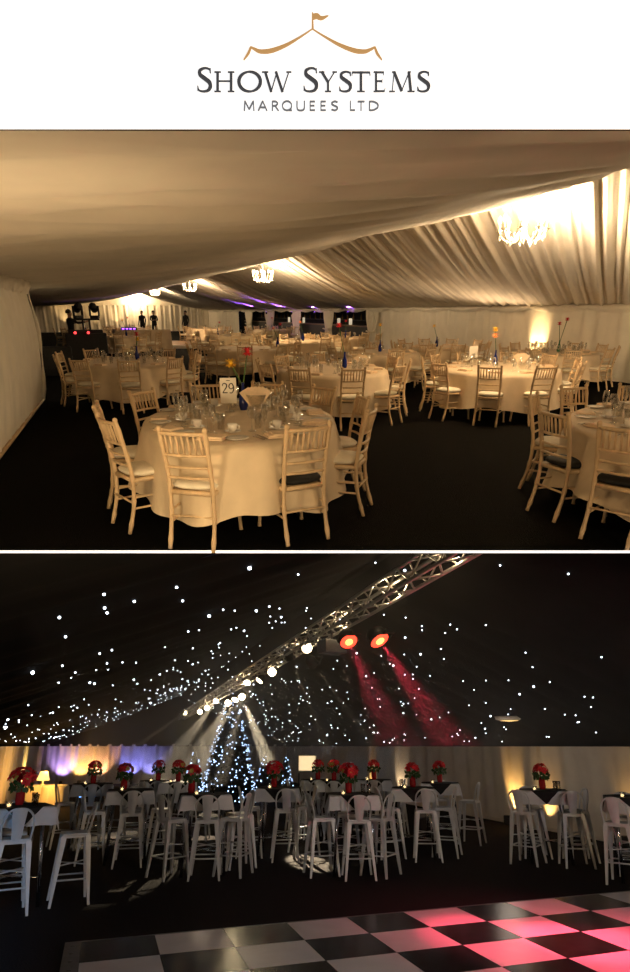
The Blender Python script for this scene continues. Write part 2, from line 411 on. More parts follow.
def lin_right(a, b_):
    w_ = -14 + (UE + 14) * (b_ ** 1.4); u = w_ + 6.5 * a * min(1, (UE + .1 - w_) / 14); v = VR + .08 + (VW + .25 - VR - .08) * a
    z = 3.50 + (1.80 - 3.50) * (a ** .92) - .16 * math.sin(PI * a)
    amp = .06 + .03 * (1 - a)
    z += amp * (.6 * pleat(w_ * .45, 1.0, 9.0) + .8 * pleat(w_ * 1.0, 1.0, 4.0)) + .02 * noise.noise((u * .9, a * 2, 8))
    return (v, u, z)
mb = MB(); mb.grid(lin_right, 30, 1500)
bmesh.ops.bisect_plane(mb.b, geom=list(mb.b.verts) + list(mb.b.edges) + list(mb.b.faces), plane_co=U.Mi @ Vector((0, YS + .03, 0)), plane_no=U.Mi.to_3x3() @ Vector((0, -1, 0)), clear_outer=True)
struct('ceiling_slope', mb, X['lining'], U)

def curtain(mb, a, b_, z0, z1, n, amp, k=1.0, seed=0.0, side=1, belly=0.0, nz=10, waist=None):
    """pleated drape from plan point a to b_"""
    a = Vector(a); b_ = Vector(b_); d = (b_ - a); l = d.length; nrm = Vector((-d.y, d.x)) / l * side
    def fn(i, j):
        x = i * l; q = a + d * i; off = amp * pleat(x * k, 1.0, seed) * (.75 + .5 * j)
        off += belly * math.sin(PI * j) 
        if waist:
            mid = (a + b_) / 2; wgt = 1 - waist * math.exp(-((j - .45) / .22) ** 2); q = mid + (q - mid) * wgt
        q = q + nrm * off
        return (q.x, q.y, z0 + (z1 - z0) * j)
    mb.grid(fn, n, nz)

# left wall: a bulging ivory wall drape near the camera, ending at a lit hem, with ruched valance
mb = MB(); curtain(mb, (-1.40, 1.5), (-.56, 13.4), .02, 2.16, 360, .03, .6, 2.0, -1, belly=.10)
struct('wall_left', mb, X['drape'], U)
mb = MB()
def val(i, j):
    u = 1.5 + 11.9 * i; v = -1.40 + .84 * i
    d = .05 * math.sin(PI * j * 1.0) + .02 * math.sin(u * 14 + j * 7) + .03 * noise.noise((u * 3, j * 2, 0))
    return (v + .05 + d, u, 2.26 - .26 * j - .035 * abs(math.sin(u * 4.2)) * j)
mb.grid(val, 300, 8)
o = struct('trim_1', mb, X['drape'], U)
mb = MB(); mb.tube([(-1.38 + .84 * k / 12, 1.5 + 11.9 * k / 12, .03) for k in range(13)], .028, 6)
struct('trim_2', mb, X['lime'], U)
# the drape's turned edge at its end
mb = MB(); mb.tube([(-.54 + .10 * math.sin(PI * j / 10), 13.42, .02 + 2.14 * j / 10) for j in range(11)], [.03 + .02 * math.sin(j * 1.3) for j in range(11)], 8)
struct('trim_3', mb, X['drape'], U)
# beyond it the wall steps back into a dark bay
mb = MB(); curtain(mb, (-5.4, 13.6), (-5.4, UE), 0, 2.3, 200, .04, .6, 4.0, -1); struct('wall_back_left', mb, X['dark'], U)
# end wall
mb = MB(); curtain(mb, (-5.4, UE), (VW + .2, UE), 0, 2.25, 360, .06, .55, 6.0, -1, nz=4)
mb.grid(lambda i, j: (-5.4 + (VW + 5.6) * i, UE - .02, 2.2 + (3.5 - 2.2) * j * (1 - abs(i - .62) / .62 if i < .62 else 1 - (i - .62) / .38)), 40, 4)
struct('wall_end', mb, X['drape'], U)
# right wall: drapes up to the bar bay
def uat(px): return U.v(px, 330, VW).y
ub0, ub1 = uat(369), uat(240)
mb = MB(); curtain(mb, (VW, 1.0), (VW, ub0), .0, 1.86, 420, .05, .42, 1.0, 1, nz=6); struct('wall_right', mb, X['drape'], U)
mb = MB(); curtain(mb, (VW, ub1), (VW, UE), .0, 1.86, 120, .06, .42, 1.4, 1, nz=4); struct('wall_far_right', mb, X['drape'], U)
# scalloped valance with reddish dips
mb = MB()
def swag(i, j):
    u = 1.0 + (UE - 1.0) * i ** 1.3; ph = (u / 2.2) % 1.0
    drop = .10 + .10 * math.sin(PI * ph)
    return (VW - .10 + .05 * math.sin(PI * j * 1.4) * (1 + .5 * math.sin(u * 9)) * -1, u, 1.84 - drop * j)
mb.grid(swag, 700, 6)
struct('trim_4', mb, X['drape'], U)

# bar bay behind the curtain columns
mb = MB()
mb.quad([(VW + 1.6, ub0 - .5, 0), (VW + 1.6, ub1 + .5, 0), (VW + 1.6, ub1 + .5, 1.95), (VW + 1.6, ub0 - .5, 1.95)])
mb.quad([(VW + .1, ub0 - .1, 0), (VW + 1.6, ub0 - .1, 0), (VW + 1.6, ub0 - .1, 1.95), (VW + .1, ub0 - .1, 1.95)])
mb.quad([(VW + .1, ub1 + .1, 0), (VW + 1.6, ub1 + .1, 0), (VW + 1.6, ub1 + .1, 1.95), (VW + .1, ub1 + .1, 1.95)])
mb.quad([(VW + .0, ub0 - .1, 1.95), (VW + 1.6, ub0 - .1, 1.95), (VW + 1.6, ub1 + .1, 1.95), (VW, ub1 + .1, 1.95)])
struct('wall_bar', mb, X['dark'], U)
cols_px = [(246, 254, 'far'), (266, 276, 'second'), (292, 302, 'third'), (324, 334, 'fourth'), (367, 380, 'nearest')]
for a, b_, wd in cols_px:
    ua, ub = uat(b_), uat(a); mb = MB()
    curtain(mb, (-.0, -(ub - ua) / 2), (0, (ub - ua) / 2), 0, 1.80, 60, .05, 1.2, a, 1, waist=.35)
    e = inst([P('curtain_panel', mb, X['drape']), P('tieback', (lambda t: (t.tube([(-.1, -(ub - ua) * .33, .85), (-.16, 0, .82), (-.1, (ub - ua) * .33, .85)], .03, 6), t)[1])(MB()), X['cush'])],
             'tied_curtain', '%s tied back ivory curtain beside the dark bar opening' % {'far': 'farthest', 'second': 'second farthest', 'third': 'middle', 'fourth': 'second nearest', 'nearest': 'nearest'}[wd], 'curtain', place(U, (VW - .05, (ua + ub) / 2, 0)), 'tied curtains at the bar')
# bar counter, back shelf and bottles
mb = MB(); mb.box((0, 0, .5), (.5, ub1 - ub0 - 1.2, 1.0), bev=.02); m2 = MB(); m2.box((0, 0, 1.02), (.62, ub1 - ub0 - 1.0, .05), bev=.01)
inst([P('counter_front', mb, X['black']), P('counter_top', m2, X['wood'])], 'bar_counter', 'long black bar counter behind the tied ivory curtains', 'bar', place(U, (VW + .55, (ub0 + ub1) / 2, 0)))
mb = MB()
for z in (.35, .8, 1.25): mb.box((0, 0, z), (.3, ub1 - ub0 - 1.5, .04))
for yy in (-.5, -.17, .17, .5): mb.box((0, yy * (ub1 - ub0 - 1.5), .64), (.3, .05, 1.28))
single('back_bar_shelf', mb.mesh('back_bar_shelf', X['black']), 'dark back bar shelving with bottles behind the counter', 'shelf', place(U, (VW + 1.4, (ub0 + ub1) / 2, 0)))
mb = MB(); mb.lathe([(.04, 0), (.042, .18), (.015, .24), (.015, .31)], n=8); bot = mb.mesh('bottle', X['bottle'])
for k in range(26):
    u = ub0 + 1 + (ub1 - ub0 - 2) * ((k + random.uniform(-.2, .2) + .5) / 26)
    single('bottle', bot, 'small bottle standing on the dark back bar shelves', 'bottle', place(U, (VW + 1.36, u, 1.27)), 'bottles on the back bar')
for k, px in enumerate((349, 361, 298, 313)):
    mb = MB(); mb.box((0, 0, .16), (.04, .34, .3), bev=.02); q = U.v(px, 330, VW + 1.2)
    m2 = MB(); m2.box((0, 0, .005), (.12, .2, .01))
    inst([P('lit_screen', mb, X['screen']), P('foot', m2, X['black'])], 'till_screen', 'small lit screen on the bar counter, %s' % ['nearest', 'at the near end', 'at the far end', 'beside the middle curtain'][k], 'screen', place(U, (VW + .6, q.y, 1.045)), 'lit screens on the bar')

# ------------------------------------------------------------------ chandeliers
def chandelier_proto():
    st = MB(); st.tube([(0, 0, 0), (0, 0, .62)], .012, 6); st.ball((0, 0, .05), .06, 10, 6); st.lathe([(.02, .58), (.08, .62), (.02, .64)], n=10)
    parts = [P('stem', st, X['brass'])]
    for k in range(8):
        a = 2 * PI * k / 8; c, s_ = math.cos(a), math.sin(a)
        ar = MB(); ar.tube(smooth([(.04, 0, .06), (.14, 0, -.07), (.26, 0, -.04), (.33, 0, .07)], 5) and [(p[0] * c, p[0] * s_, p[2]) for p in smooth([(.04, 0, .06), (.14, 0, -.07), (.26, 0, -.04), (.33, 0, .07)], 5)], .011, 6)
        ar.lathe([(.012, .06), (.05, .085), (.012, .09)], (.33 * c, .33 * s_, 0), 10)
        cn = MB(); cn.lathe([(.014, .09), (.014, .17)], (.33 * c, .33 * s_, 0), 8)
        bu = MB(); bu.lathe([(.012, .17), (.026, .205), (.018, .24), (.003, .27)], (.33 * c, .33 * s_, 0), 8)
        parts.append(P('arm', ar, X['brass'], [('candle', cn.mesh('candle', X['brass'])), ('bulb', bu.mesh('bulb', X['bulb']))]))
    dr = MB()
    for k in range(16):
        a = 2 * PI * (k + .5) / 16; r_ = .33 if k % 2 else .2
        dr.lathe([(.002, -.0), (.018, -.05), (.002, -.10)], (r_ * math.cos(a), r_ * math.sin(a), .03 - (0 if k % 2 else .06)), 6)
    dr.lathe([(.003, -.12), (.03, -.06), (.003, 0)], (0, 0, 0), 8)
    parts.append(P('crystal_drops', dr, X['crystal']))
    return parts
chp = chandelier_proto()
for k, (px, py, wd) in enumerate([(522, 236, 'nearest and largest'), (263, 279, 'second'), (190, 289, 'third'), (155, 294, 'fourth'), (135, 300, 'farthest')]):
    q = U.v(px, py, 6.35)
    inst(chp, 'chandelier', '%s lit crystal chandelier in the row hung along the tent ridge' % wd, 'chandelier', place(U, q, k * .3), 'chandeliers along the ridge', skip=() if k < 3 else ('crystal_drops',))
    lamp('chandelier_glow', 'POINT', U, (q.x, q.y, q.z + .12), [300, 300, 380, 420, 420][k], (1, .72, .42), size=.22)
    lamp('chandelier_upward_glow', 'SPOT', U, (q.x + .1, q.y, q.z - .05), [640, 620, 560, 400, 400][k], (1, .74, .45), (q.x + .7, q.y, q.z + 1), 172, .6, .2)
lamp('chandelier_glow', 'POINT', U, (6.35, -4.5, 2.9), 420, (1, .72, .42), size=.25)

# ------------------------------------------------------------------ chiavari chairs
def leg_prof(pts, r0, r1, n=9):
    """bamboo-turned leg along pts"""
    path = smooth([(*p,) for p in pts], 5); m = len(path)
    rr = []
    for i in range(m):
        t = i / (m - 1); r_ = r0 + (r1 - r0) * t
        rr.append(r_ * (1.28 if i % 4 == 2 else 1.0))
    return path, rr
def chair_parts(blackseat=False):
    W2, D2 = .182, .22
    parts = []
    sf = MB()       # seat frame
    ring = [(W2, D2), (-W2, D2), (-W2 * .92, -D2), (W2 * .92, -D2)]
    sf.tube([(x, y, .425) for x, y in ring] + [(W2, D2, .425)], .020, 8)
    sf.box((0, 0, .43), (.36, .42, .012))
    parts.append(P('seat_frame', sf, X['lime']))
    cu = MB()
    def cf(i, j):
        a = 2 * PI * i; k = math.sin(PI * j) ** .45 if j > 0 and j < 1 else 0
        c, s_ = math.cos(a), math.sin(a); sup = (abs(c) ** 3.5 + abs(s_) ** 3.5) ** (-1 / 3.5)
        return (.192 * sup * c * k, .230 * sup * s_ * k, .472 - .038 * math.cos(PI * j) * (1 if j < .5 else .9))
    cu.grid(cf, 28, 8)
    parts.append(P('seat_cushion', cu, X['blackcush' if blackseat else 'cush']))
    for sx in (-1, 1):
        f = MB(); p, rr = leg_prof([(sx * W2, D2, .44), (sx * (W2 + .004), D2 + .006, .2), (sx * (W2 + .012), D2 + .02, 0)], .019, .014); f.tube(p, rr, 8); parts.append(P('leg', f, X['lime']))
        b_ = MB(); p, rr = leg_prof([(sx * W2 * .95, -D2 - .075, 0), (sx * W2 * .94, -D2 - .015, .22), (sx * W2 * .92, -D2, .44), (sx * W2 * .92, -D2 - .03, .66), (sx * W2 * .94, -D2 - .085, .90)], .016, .017); b_.tube(p, rr, 8); b_.ball((sx * W2 * .94, -D2 - .086, .905), .021, 8, 5); parts.append(P('rear_leg', b_, X['lime']))
    yb = lambda z: -D2 - (0 if z < .45 else .085 * ((z - .44) / .46) ** 1.4)
    for z, r_ in ((.875, .015), (.715, .012), (.625, .011), (.545, .011)):
        ra = MB(); ra.tube([(W2 * .93 * k / 4, yb(z) - .025 * (1 - (k / 4) ** 2), z) for k in range(-4, 5)], r_, 8); parts.append(P('back_rail', ra, X['lime']))
    for k in range(-3, 4):
        x = W2 * .93 * k / 3.9; cvx = .025 * (1 - (k / 4) ** 2)
        s_ = MB(); s_.tube([(x, yb(.715) - cvx, .715), (x, yb(.79) - cvx, .79), (x, yb(.875) - cvx, .875)], [.008, .010, .008], 6); parts.append(P('spindle', s_, X['lime']))
    for sx in (-1, 1):
        for z in (.20, .29):
            t = MB(); t.tube([(sx * W2, D2 + .012, z), (sx * W2 * .94, -D2 - .02, z)], .009, 6); parts.append(P('stretcher', t, X['lime']))
    for y, z in ((D2 + .01, .23), (-D2 - .02, .25)):
        t = MB(); t.tube([(-W2, y, z), (W2, y, z)], .009, 6); parts.append(P('stretcher', t, X['lime']))
    return parts
CH = chair_parts(); CHB = [(n, (me if n != 'seat_cushion' else None), s_, pm) for n, me, s_, pm in CH]
bc = CH[1][1].copy(); bc.materials.clear(); bc.materials.append(X['blackcush'])
def merge(parts, name):
    b = bmesh.new(); mats = []
    for n, me, subs, pm in parts:
        for m in [me] + [s_[1] for s_ in subs]:
            mt = m.materials[0]
            if mt not in mats: mats.append(mt)
            n0 = len(b.faces); b.from_mesh(m); b.faces.ensure_lookup_table()
            for f in b.faces[n0:]: f.material_index = mats.index(mt)
    me = bpy.data.meshes.new(name); b.to_mesh(me); b.free()
    for m in mats: me.materials.append(m)
    return me
CHF = [('seat_cushion', CH[1][1], [], None), ('frame', merge([p for p in CH if p[0] in ('seat_frame', 'stretcher')], 'frame'), [], None)] + \
      [p for p in CH if p[0] in ('leg', 'rear_leg')] + [('backrest', merge([p for p in CH if p[0] in ('back_rail', 'spindle')], 'backrest'), [], None)]
CHS = merge(CH, 'chair')

# ------------------------------------------------------------------ tableware
OV = 1.5                                            # the banquet tables are oval, long axis away from the camera
def cloth_mesh(r, seed, z=.75, hem=.2):
    mb = MB(); B = r * OV
    def fn(i, j):
        a = 2 * PI * i; c, s_ = math.cos(a), math.sin(a)
        if j < .3:
            k = j / .3; return (r * c * k, B * s_ * k, z)
        t = (j - .3) / .7
        wave = (.045 * math.sin(a * 13 + seed) + .05 * noise.noise((c * 3 + seed, s_ * 3, 0)) + .03 * math.sin(a * 7 + seed * 2)) * t ** 1.1
        e = .012 * (1 - (1 - min(1, t * 6)) ** 2) + .10 * t + wave
        zz = z - (z - hem) * t + (.006 if t > 0 else 0) * 0 + .05 * t * math.sin(a * 4 + seed)
        return ((r + e) * c, (B + e * 1.2) * s_, zz)
    mb.grid(fn, 144, 22)
    return mb.mesh('tablecloth', X['cloth'])
def table_parts(r):
    B = r * OV; top = MB(); top.lathe([(r - .05, .700), (r - .03, .715), (r - .04, .728)], n=40, sy=OV)
    ps = [P('tabletop', top, X['wood'])]
    for sx in (-1, 1):
        for sy in (-1, 1):
            l = MB(); l.tube([(sx * r * .45, sy * B * .45, .73), (sx * r * .55, sy * B * .55, 0)], .018, 8); ps.append(P('leg', l, X['black']))
    return ps
def mk(name, m, *ops):
    mb = MB()
    for o_ in ops: o_(mb)
    return mb.mesh(name, m)
napkin = mk('napkin', X['napkin'], lambda b: b.box((0, 0, .006), (.21, .15, .012), bev=.004), lambda b: b.box((.004, .003, .018), (.20, .14, .012), bev=.004), lambda b: b.box((.02, 0, .027), (.15, .14, .008), bev=.003))
plate = mk('side_plate', X['china'], lambda b: b.lathe([(.05, 0), (.06, .004), (.088, .014), (.09, .017), (.06, .008), (.0001, .006)], n=24))
def knife_m(): 
    b = MB(); b.box((0, -.06, .005), (.014, .09, .008), bev=.003); b.box((0, .05, .005), (.016, .13, .003)); return b.mesh('knife', X['steel'])
def fork_m():
    b = MB(); b.box((0, -.04, .005), (.010, .13, .005), bev=.002); b.box((0, .035, .006), (.022, .03, .003))
    for k in (-1.5, -.5, .5, 1.5): b.box((k * .006, .07, .008), (.003, .045, .003))
    return b.mesh('fork', X['steel'])
def spoon_m():
    b = MB(); b.box((0, -.04, .005), (.009, .12, .004), bev=.002); b.lathe([(.0001, .003), (.016, .005), (.018, .009)], (0, .045, 0), 10, sy=1.5); return b.mesh('spoon', X['steel'])
knife, fork, spoon = knife_m(), fork_m(), spoon_m()
def wine(h, r_): return [(.034, 0), (.034, .003), (.004, .008), (.004, h * .48), (r_ * .7, h * .58), (r_, h * .75), (r_ * .8, h), (r_ * .77, h), (r_ * .95, h * .75), (r_ * .62, h * .6), (.0005, h * .53)]
wineg = mk('wine_glass', X['glass'], lambda b: b.lathe(wine(.19, .038), n=14))
flute = mk('champagne_flute', X['glass'], lambda b: b.lathe([(.03, 0), (.03, .003), (.004, .008), (.004, .07), (.022, .11), (.027, .17), (.022, .225), (.020, .225), (.024, .17), (.019, .112), (.0005, .08)], n=12))
tumb = mk('water_glass', X['glass'], lambda b: b.lathe([(.028, 0), (.036, .13), (.033, .13), (.026, .008), (.0005, .008)], n=14))
cup = [('saucer', mk('saucer', X['china'], lambda b: b.lathe([(.035, 0), (.07, .012), (.068, .014), (.0005, .006)], n=18)), [], None),
       ('bowl', mk('bowl', X['china'], lambda b: b.lathe([(.022, .008), (.036, .03), (.041, .07), (.038, .07), (.032, .03), (.0005, .014)], n=16)), [], None),
       ('handle', mk('handle', X['china'], lambda b: b.tube([(.039, 0, .06), (.06, 0, .055), (.058, 0, .03), (.037, 0, .028)], .004, 6)), [], None)]
dish = [('bowl', mk('bowl', X['china'], lambda b: b.lathe([(.03, 0), (.055, .03), (.058, .045), (.054, .045), (.0005, .02)], n=16)), [], None),
        ('butter', mk('butter', X['yellow'], lambda b: b.ball((0, 0, .035), .04, 10, 6, .5)), [], None)]
def vase_parts(gl, fl, h=.62, seed=0):
    v = MB(); v.lathe([(.035, 0), (.045, .04), (.042, .12), (.016, .19), (.014, .25), (.019, .265)], n=14)
    ps = [P('bottle', v, gl)]; rr = random.Random(seed)
    for k, m in enumerate(fl):
        a = k * 2.4 + seed; s_ = MB(); tip = Vector((.11 * math.cos(a), .09 * math.sin(a), h - .10 * k))
        s_.tube([(0, 0, .02), (.01 * math.cos(a), 0, .25), tuple(tip)], .007, 6)
        f = MB()
        for q in range(14):
            b_ = 2 * PI * q / 14; d = Vector((math.cos(b_), math.sin(b_) * .8, .5 * math.sin(b_))); t = Vector((-math.sin(b_), math.cos(b_), 0))
            f.quad([tip, tip + d * .05 + t * .014, tip + d * .085, tip + d * .05 - t * .014])
        f.ball(tip + Vector((0, -.01, .005)), .022, 8, 5)
        ps.append(P('flower', f, m, [('stem', s_.mesh('stem', X['stem']))]))
    return ps
def card_parts(num=None):
    c = MB(); c.box((0, 0, .20), (.155, .004, .24), bev=.001)
    s_ = MB(); s_.tube([(0, .008, .0), (0, .008, .16)], .006, 6); s_.lathe([(.045, 0), (.045, .006), (.01, .012)], (0, .008, 0), 14)
    ps = [P('card', c, X['card']), P('stand', s_, X['steel'])]
    if num:
        digit = {'2': smooth([(.05, .72, .09), (.12, .92, .10), (.33, .98, .10), (.52, .85, .14), (.50, .62, .14), (.30, .35, .10), (.06, .06, .09)]) + [(.60, .06, .11)],
                 '9': smooth([(.10, .06, .08), (.35, .04, .09), (.55, .30, .13), (.56, .65, .14), (.42, .94, .10), (.18, .92, .10), (.06, .68, .14), (.18, .46, .10), (.40, .46, .09), (.55, .62, .10)])}
        for k, ch in enumerate(num):
            mb = MB(); ribbon(mb, digit[ch], lambda x, y: Vector((-.06 + k * .062 + x * .085, -.0022, .175 + y * .095)), .002); ps.append(P('numeral', mb, X['ink']))
        mb = MB(); mb.box((0, -.003, .295), (.035, .002, .006)); ps.append(P('caption', mb, X['ink']))
    return ps
fan = MB()
for k in range(7):
    a = R(-30 + 10 * k); fan.prism([(-.03, .0), (.03, 0), (.05, .15), (-.05, .15)], .004, Matrix.Translation((.03 * math.sin(a) * 2, -.02 + .008 * k, .12)) @ Matrix.Rotation(a, 4, 'Y') @ Matrix.Rotation(R(80), 4, 'X'))
fanm = fan.mesh('napkins', X['napkin'])
goblet = [('bowl', mk('bowl', X['glass'], lambda b: b.lathe([(.05, 0), (.05, .005), (.01, .015), (.01, .06), (.06, .11), (.095, .2), (.10, .21), (.09, .2), (.055, .12), (.0005, .075)], n=18)), [], None), ('menus', fanm, [], None)]
tea = [('holder', mk('holder', X['glass'], lambda b: b.lathe([(.03, 0), (.036, .06), (.033, .06), (.028, .006), (.0005, .006)], n=14)), [], None), ('candle', mk('candle', X['wax'], lambda b: b.lathe([(.022, .006), (.022, .03), (.004, .032), (.004, .045), (.0005, .05)], n=10)), [], None)]

def table(px, py, r, desc, base, lod, n=10, angs=None, black=(), vis=None, flowers=None, num=None, glassn=2, seed=1, ring=0.0):
    c = U.z(px, py, .75); c.z = 0; rz = U.face(c); Mt = place(U, c, rz); B = r * OV
    at = lambda x, y, z=0, a=0: Mt @ Matrix.Translation((x, y, z)) @ Matrix.Rotation(a, 4, 'Z')
    single('tablecloth', cloth_mesh(r, seed), 'floor length ivory tablecloth on %s' % desc, 'tablecloth', Mt)
    if lod == 0:
        inst(table_parts(r), 'banquet_table', 'round banquet table beneath the ivory cloth, %s' % desc, 'table', Mt)
    angs = angs or [(base + 360 / n * k) % 360 for k in range(n)]
    for k, t in enumerate(angs):
        a = R(t); A_, B_ = r + .06, B + .06 - ring
        if lod == 2: A_, B_ = r + .22, B + .24
        x, y = A_ * math.cos(a), B_ * math.sin(a)
        rot = math.atan2(math.cos(a), -math.sin(a)) + random.uniform(-.12, .12)     # faces the table
        gap = random.uniform(-.03, .06); x += gap * math.cos(a); y += gap * math.sin(a)
        lb = 'limewash spindle back chair at %s o\'clock of %s' % (hour(t), desc)
        if k in black: lb = 'limewash chair with black seat at %s o\'clock of %s' % (hour(t), desc)
        M_ = at(x, y, 0, rot); grp = 'chiavari chairs at ' + desc
        if lod <= 0: inst(CH, 'chiavari_chair', lb, 'chair', M_, grp, swap={'seat_cushion': bc} if k in black else None)
        elif lod == 1: inst(CHF, 'chiavari_chair', lb, 'chair', M_, grp)
        else: single('chiavari_chair', CHS, lb, 'chair', M_, grp)
    zt = .752
    for k, t in enumerate(angs):
        if vis and k not in vis: continue
        a = R(t); rot = math.atan2(math.cos(a), -math.sin(a)); c_, s_ = math.cos(a), math.sin(a)
        def seat(fr, side=0):       # a spot on the place setting: fraction of the radius, sideways metres
            return (r * fr * c_ - side * s_ * 1.0, B * fr * s_ + side * c_ * 1.0)
        w_ = 'at %s o\'clock of %s' % (hour(t), desc)
        g = lambda s: '%s on %s' % (s, desc)
        if lod <= 0:
            x, y = seat(.84, 0); single('napkin', napkin, 'folded peach napkin ' + w_, 'napkin', at(x, y, zt, rot + random.uniform(-.25, .25)), g('napkins'))
            x, y = seat(.82, .20); single('side_plate', plate, 'white side plate ' + w_, 'plate', at(x, y, zt), g('side plates'))
            x, y = seat(.80, -.135); single('knife', knife, 'steel knife ' + w_, 'knife', at(x, y, zt, rot + random.uniform(-.1, .1)), g('knives'))
            x, y = seat(.82, -.17); single('spoon', spoon, 'steel spoon ' + w_, 'spoon', at(x, y, zt, rot + random.uniform(-.1, .1)), g('spoons'))
            x, y = seat(.82, .125); single('fork', fork, 'steel fork ' + w_, 'fork', at(x, y, zt, rot + random.uniform(-.1, .1)), g('forks'))
            x, y = seat(.60, .10); inst(cup, 'coffee_cup', 'white coffee cup and saucer ' + w_, 'cup', at(x, y, zt, random.uniform(0, 6)), g('coffee cups'))
        else:
            x, y = seat(.84, 0); single('napkin', napkin, 'folded napkin ' + w_, 'napkin', at(x, y, zt, rot), g('napkins'))
        if lod <= 1 or k % 2 == 0:
            x, y = seat(.58, -.12); single('wine_glass', wineg, 'stemmed wine glass ' + w_, 'glass', at(x, y, zt), g('wine glasses'))
        if lod <= 1:
            x, y = seat(.66, -.04); single('champagne_flute', flute, 'tall slim flute ' + w_, 'glass', at(x, y, zt), g('flutes'))
        if lod <= 1 and glassn > 1:
            x, y = seat(.50, -.03); single('water_glass', tumb, 'straight water glass ' + w_, 'glass', at(x, y, zt), g('water glasses'))
    if flowers:
        gl, fl, fx, fy, fh = flowers
        names = {'red': 'red', 'yellow': 'yellow', 'orange': 'orange'}
        inst(vase_parts(X[gl], [X[q] for q in fl], fh, seed), 'flower_vase', '%s bottle of %s gerberas, %s' % ({'blueglass': 'blue', 'greenglass': 'green'}[gl], ' and '.join(dict.fromkeys(fl)), desc), 'vase', at(fx, fy, zt))
    return Mt, at

T1d = 'the 29 card table'
Mt, at1 = table(240, 417, .86, T1d, 0, 0, angs=[252, 294, 334, 6, 42, 74, 108, 145, 184, 216], ring=.17, black=(1,), flowers=('blueglass', ('red', 'yellow'), .04, .42, .55), seed=1)
inst(card_parts('29'), 'table_number', 'white table card reading 29 on a slim stand', 'table number', at1(-.10, .33, .752, 0))
inst(goblet, 'menu_goblet', 'stemmed glass bowl holding fanned peach menus on the 29 card table', 'goblet', at1(.15, -.05, .752))
inst(dish, 'butter_dish', 'small white dish of butter on the 29 card table', 'dish', at1(-.20, -.14, .752))
for k, (x, y) in enumerate(((.28, .30), (.34, -.02), (.22, .50), (-.34, .25), (.40, .24), (-.05, .62))):
    single('champagne_glass', wineg, 'wine glass %s on the 29 card table' % ['right of the vase', 'right of the menu goblet', 'behind the menu goblet', 'left of the number card', 'right of centre', 'behind the number card'][k], 'glass', at1(x, y, .752), 'glasses in the middle of the 29 card table')
T2d = 'the cut off right edge table'
Mt, at2 = table(670, 420, .84, T2d, 0, 0, ring=.10, angs=[258, 224, 184, 144, 109], black=(0, 1), seed=4)
for k, (x, y) in enumerate(((-.30, .1), (-.25, .28))): single('water_glass', tumb, 'thick water tumbler in the middle of the cut off table, %s' % ['nearer', 'farther'][k], 'glass', at2(x, y, .752))
T3d = 'the right table with orange gerberas'
Mt, at3 = table(500, 367, 1.0, T3d, 265, 1, flowers=('blueglass', ('yellow', 'orange'), -.1, .3, .62), seed=2)
inst(card_parts(), 'table_number', 'white table card on the right table before the lit drape', 'table number', at3(-.5, .5, .752))
single('menu_fan', fanm, 'fanned peach menus on the right table beside the gerberas', 'menus', at3(.35, .3, .70))
T4d = 'the middle table with tall red flower'
Mt, at4 = table(333, 369, .92, T4d, 285, 1, flowers=('blueglass', ('red',), .2, .2, .7), seed=3)
single('menu_fan', fanm, 'fanned peach menus on the middle table behind the 29 card', 'menus', at4(.5, .1, .70))
T5d = 'the left table behind the 29 card'
Mt, at5 = table(130, 361, 1.02, T5d, 232, 1, flowers=('blueglass', ('red', 'yellow'), .15, .3, .5), seed=5)
T9d = 'the far right table by lit drape'
table(556, 352, .98, T9d, 250, 1, flowers=('greenglass', ('red', 'red'), .05, .1, .75), seed=6)
table(245, 348, .98, 'the table straight behind the 29 card', 270, 2, flowers=('blueglass', ('red', 'orange'), .9, .2, .6), seed=7)
table(384, 352, .85, 'the middle table with yellow gerbera', 280, 2, flowers=('blueglass', ('yellow',), -.1, .1, .62), seed=8)
table(440, 347, .84, 'the right wall table with yellow gerbera', 255, 2, flowers=('blueglass', ('yellow',), -.1, .1, .55), seed=9)
table(303, 341, 1.0, 'the table before the bar curtains', 260, 2, flowers=('blueglass', ('orange',), 0, .1, .6), seed=10)
table(343, 338, .9, 'the far table nearest the bar', 265, 2, flowers=('blueglass', ('red',), .1, .1, .6), seed=11)
table(232, 335, 1.0, 'the far table left of the bar', 275, 2, flowers=('blueglass', ('red',), -.6, .1, .5), seed=12)
table(124, 336, .95, 'the far table near the lighting stand', 262, 2, flowers=('blueglass', ('red', 'yellow'), .1, .1, .7), seed=13)
for k, (px, py) in enumerate(((272, 329.5), (130, 328.5), (86, 331), (205, 329))):
    wd = ['right', 'second left', 'left', 'middle'][k]
    table(px, py, 1.0, 'the %s table along the end wall' % wd, 262 + 5 * k, 2, n=8, flowers=('blueglass', ('red',), 0, .1, .6) if k != 3 else None, seed=14 + k)

# long white clothed table with coloured lights, small stage
q = U.z(143, 330, .9); mb = MB()
mb.grid(lambda i, j: ((i - .5) * 2.4 * (1 + .03 * j), -.5 - .05 * j - .03 * math.sin(i * 40) * j, .9 * (1 - j)), 60, 5)
mb.grid(lambda i, j: (1.2 + .04 * j, -.5 + i * 1.0, .9 * (1 - j)), 10, 5); mb.grid(lambda i, j: (-1.2 - .04 * j, -.5 + i * 1.0, .9 * (1 - j)), 10, 5)
mb.quad([(-1.2, -.5, .9), (1.2, -.5, .9), (1.2, .5, .9), (-1.2, .5, .9)])
Mq = place(U, (q.x, q.y, 0), U.face(q))
single('clothed_console_table', mb.mesh('clothed_console_table', X['cloth']), 'white clothed table with a coloured light box in front of the far people', 'table', Mq)
mb = MB(); mb.box((0, 0, .06), (.7, .3, .12), bev=.02); m2 = MB()
for k in range(4): m2.box((-.25 + k * .16, -.155, .06), (.1, .01, .05))
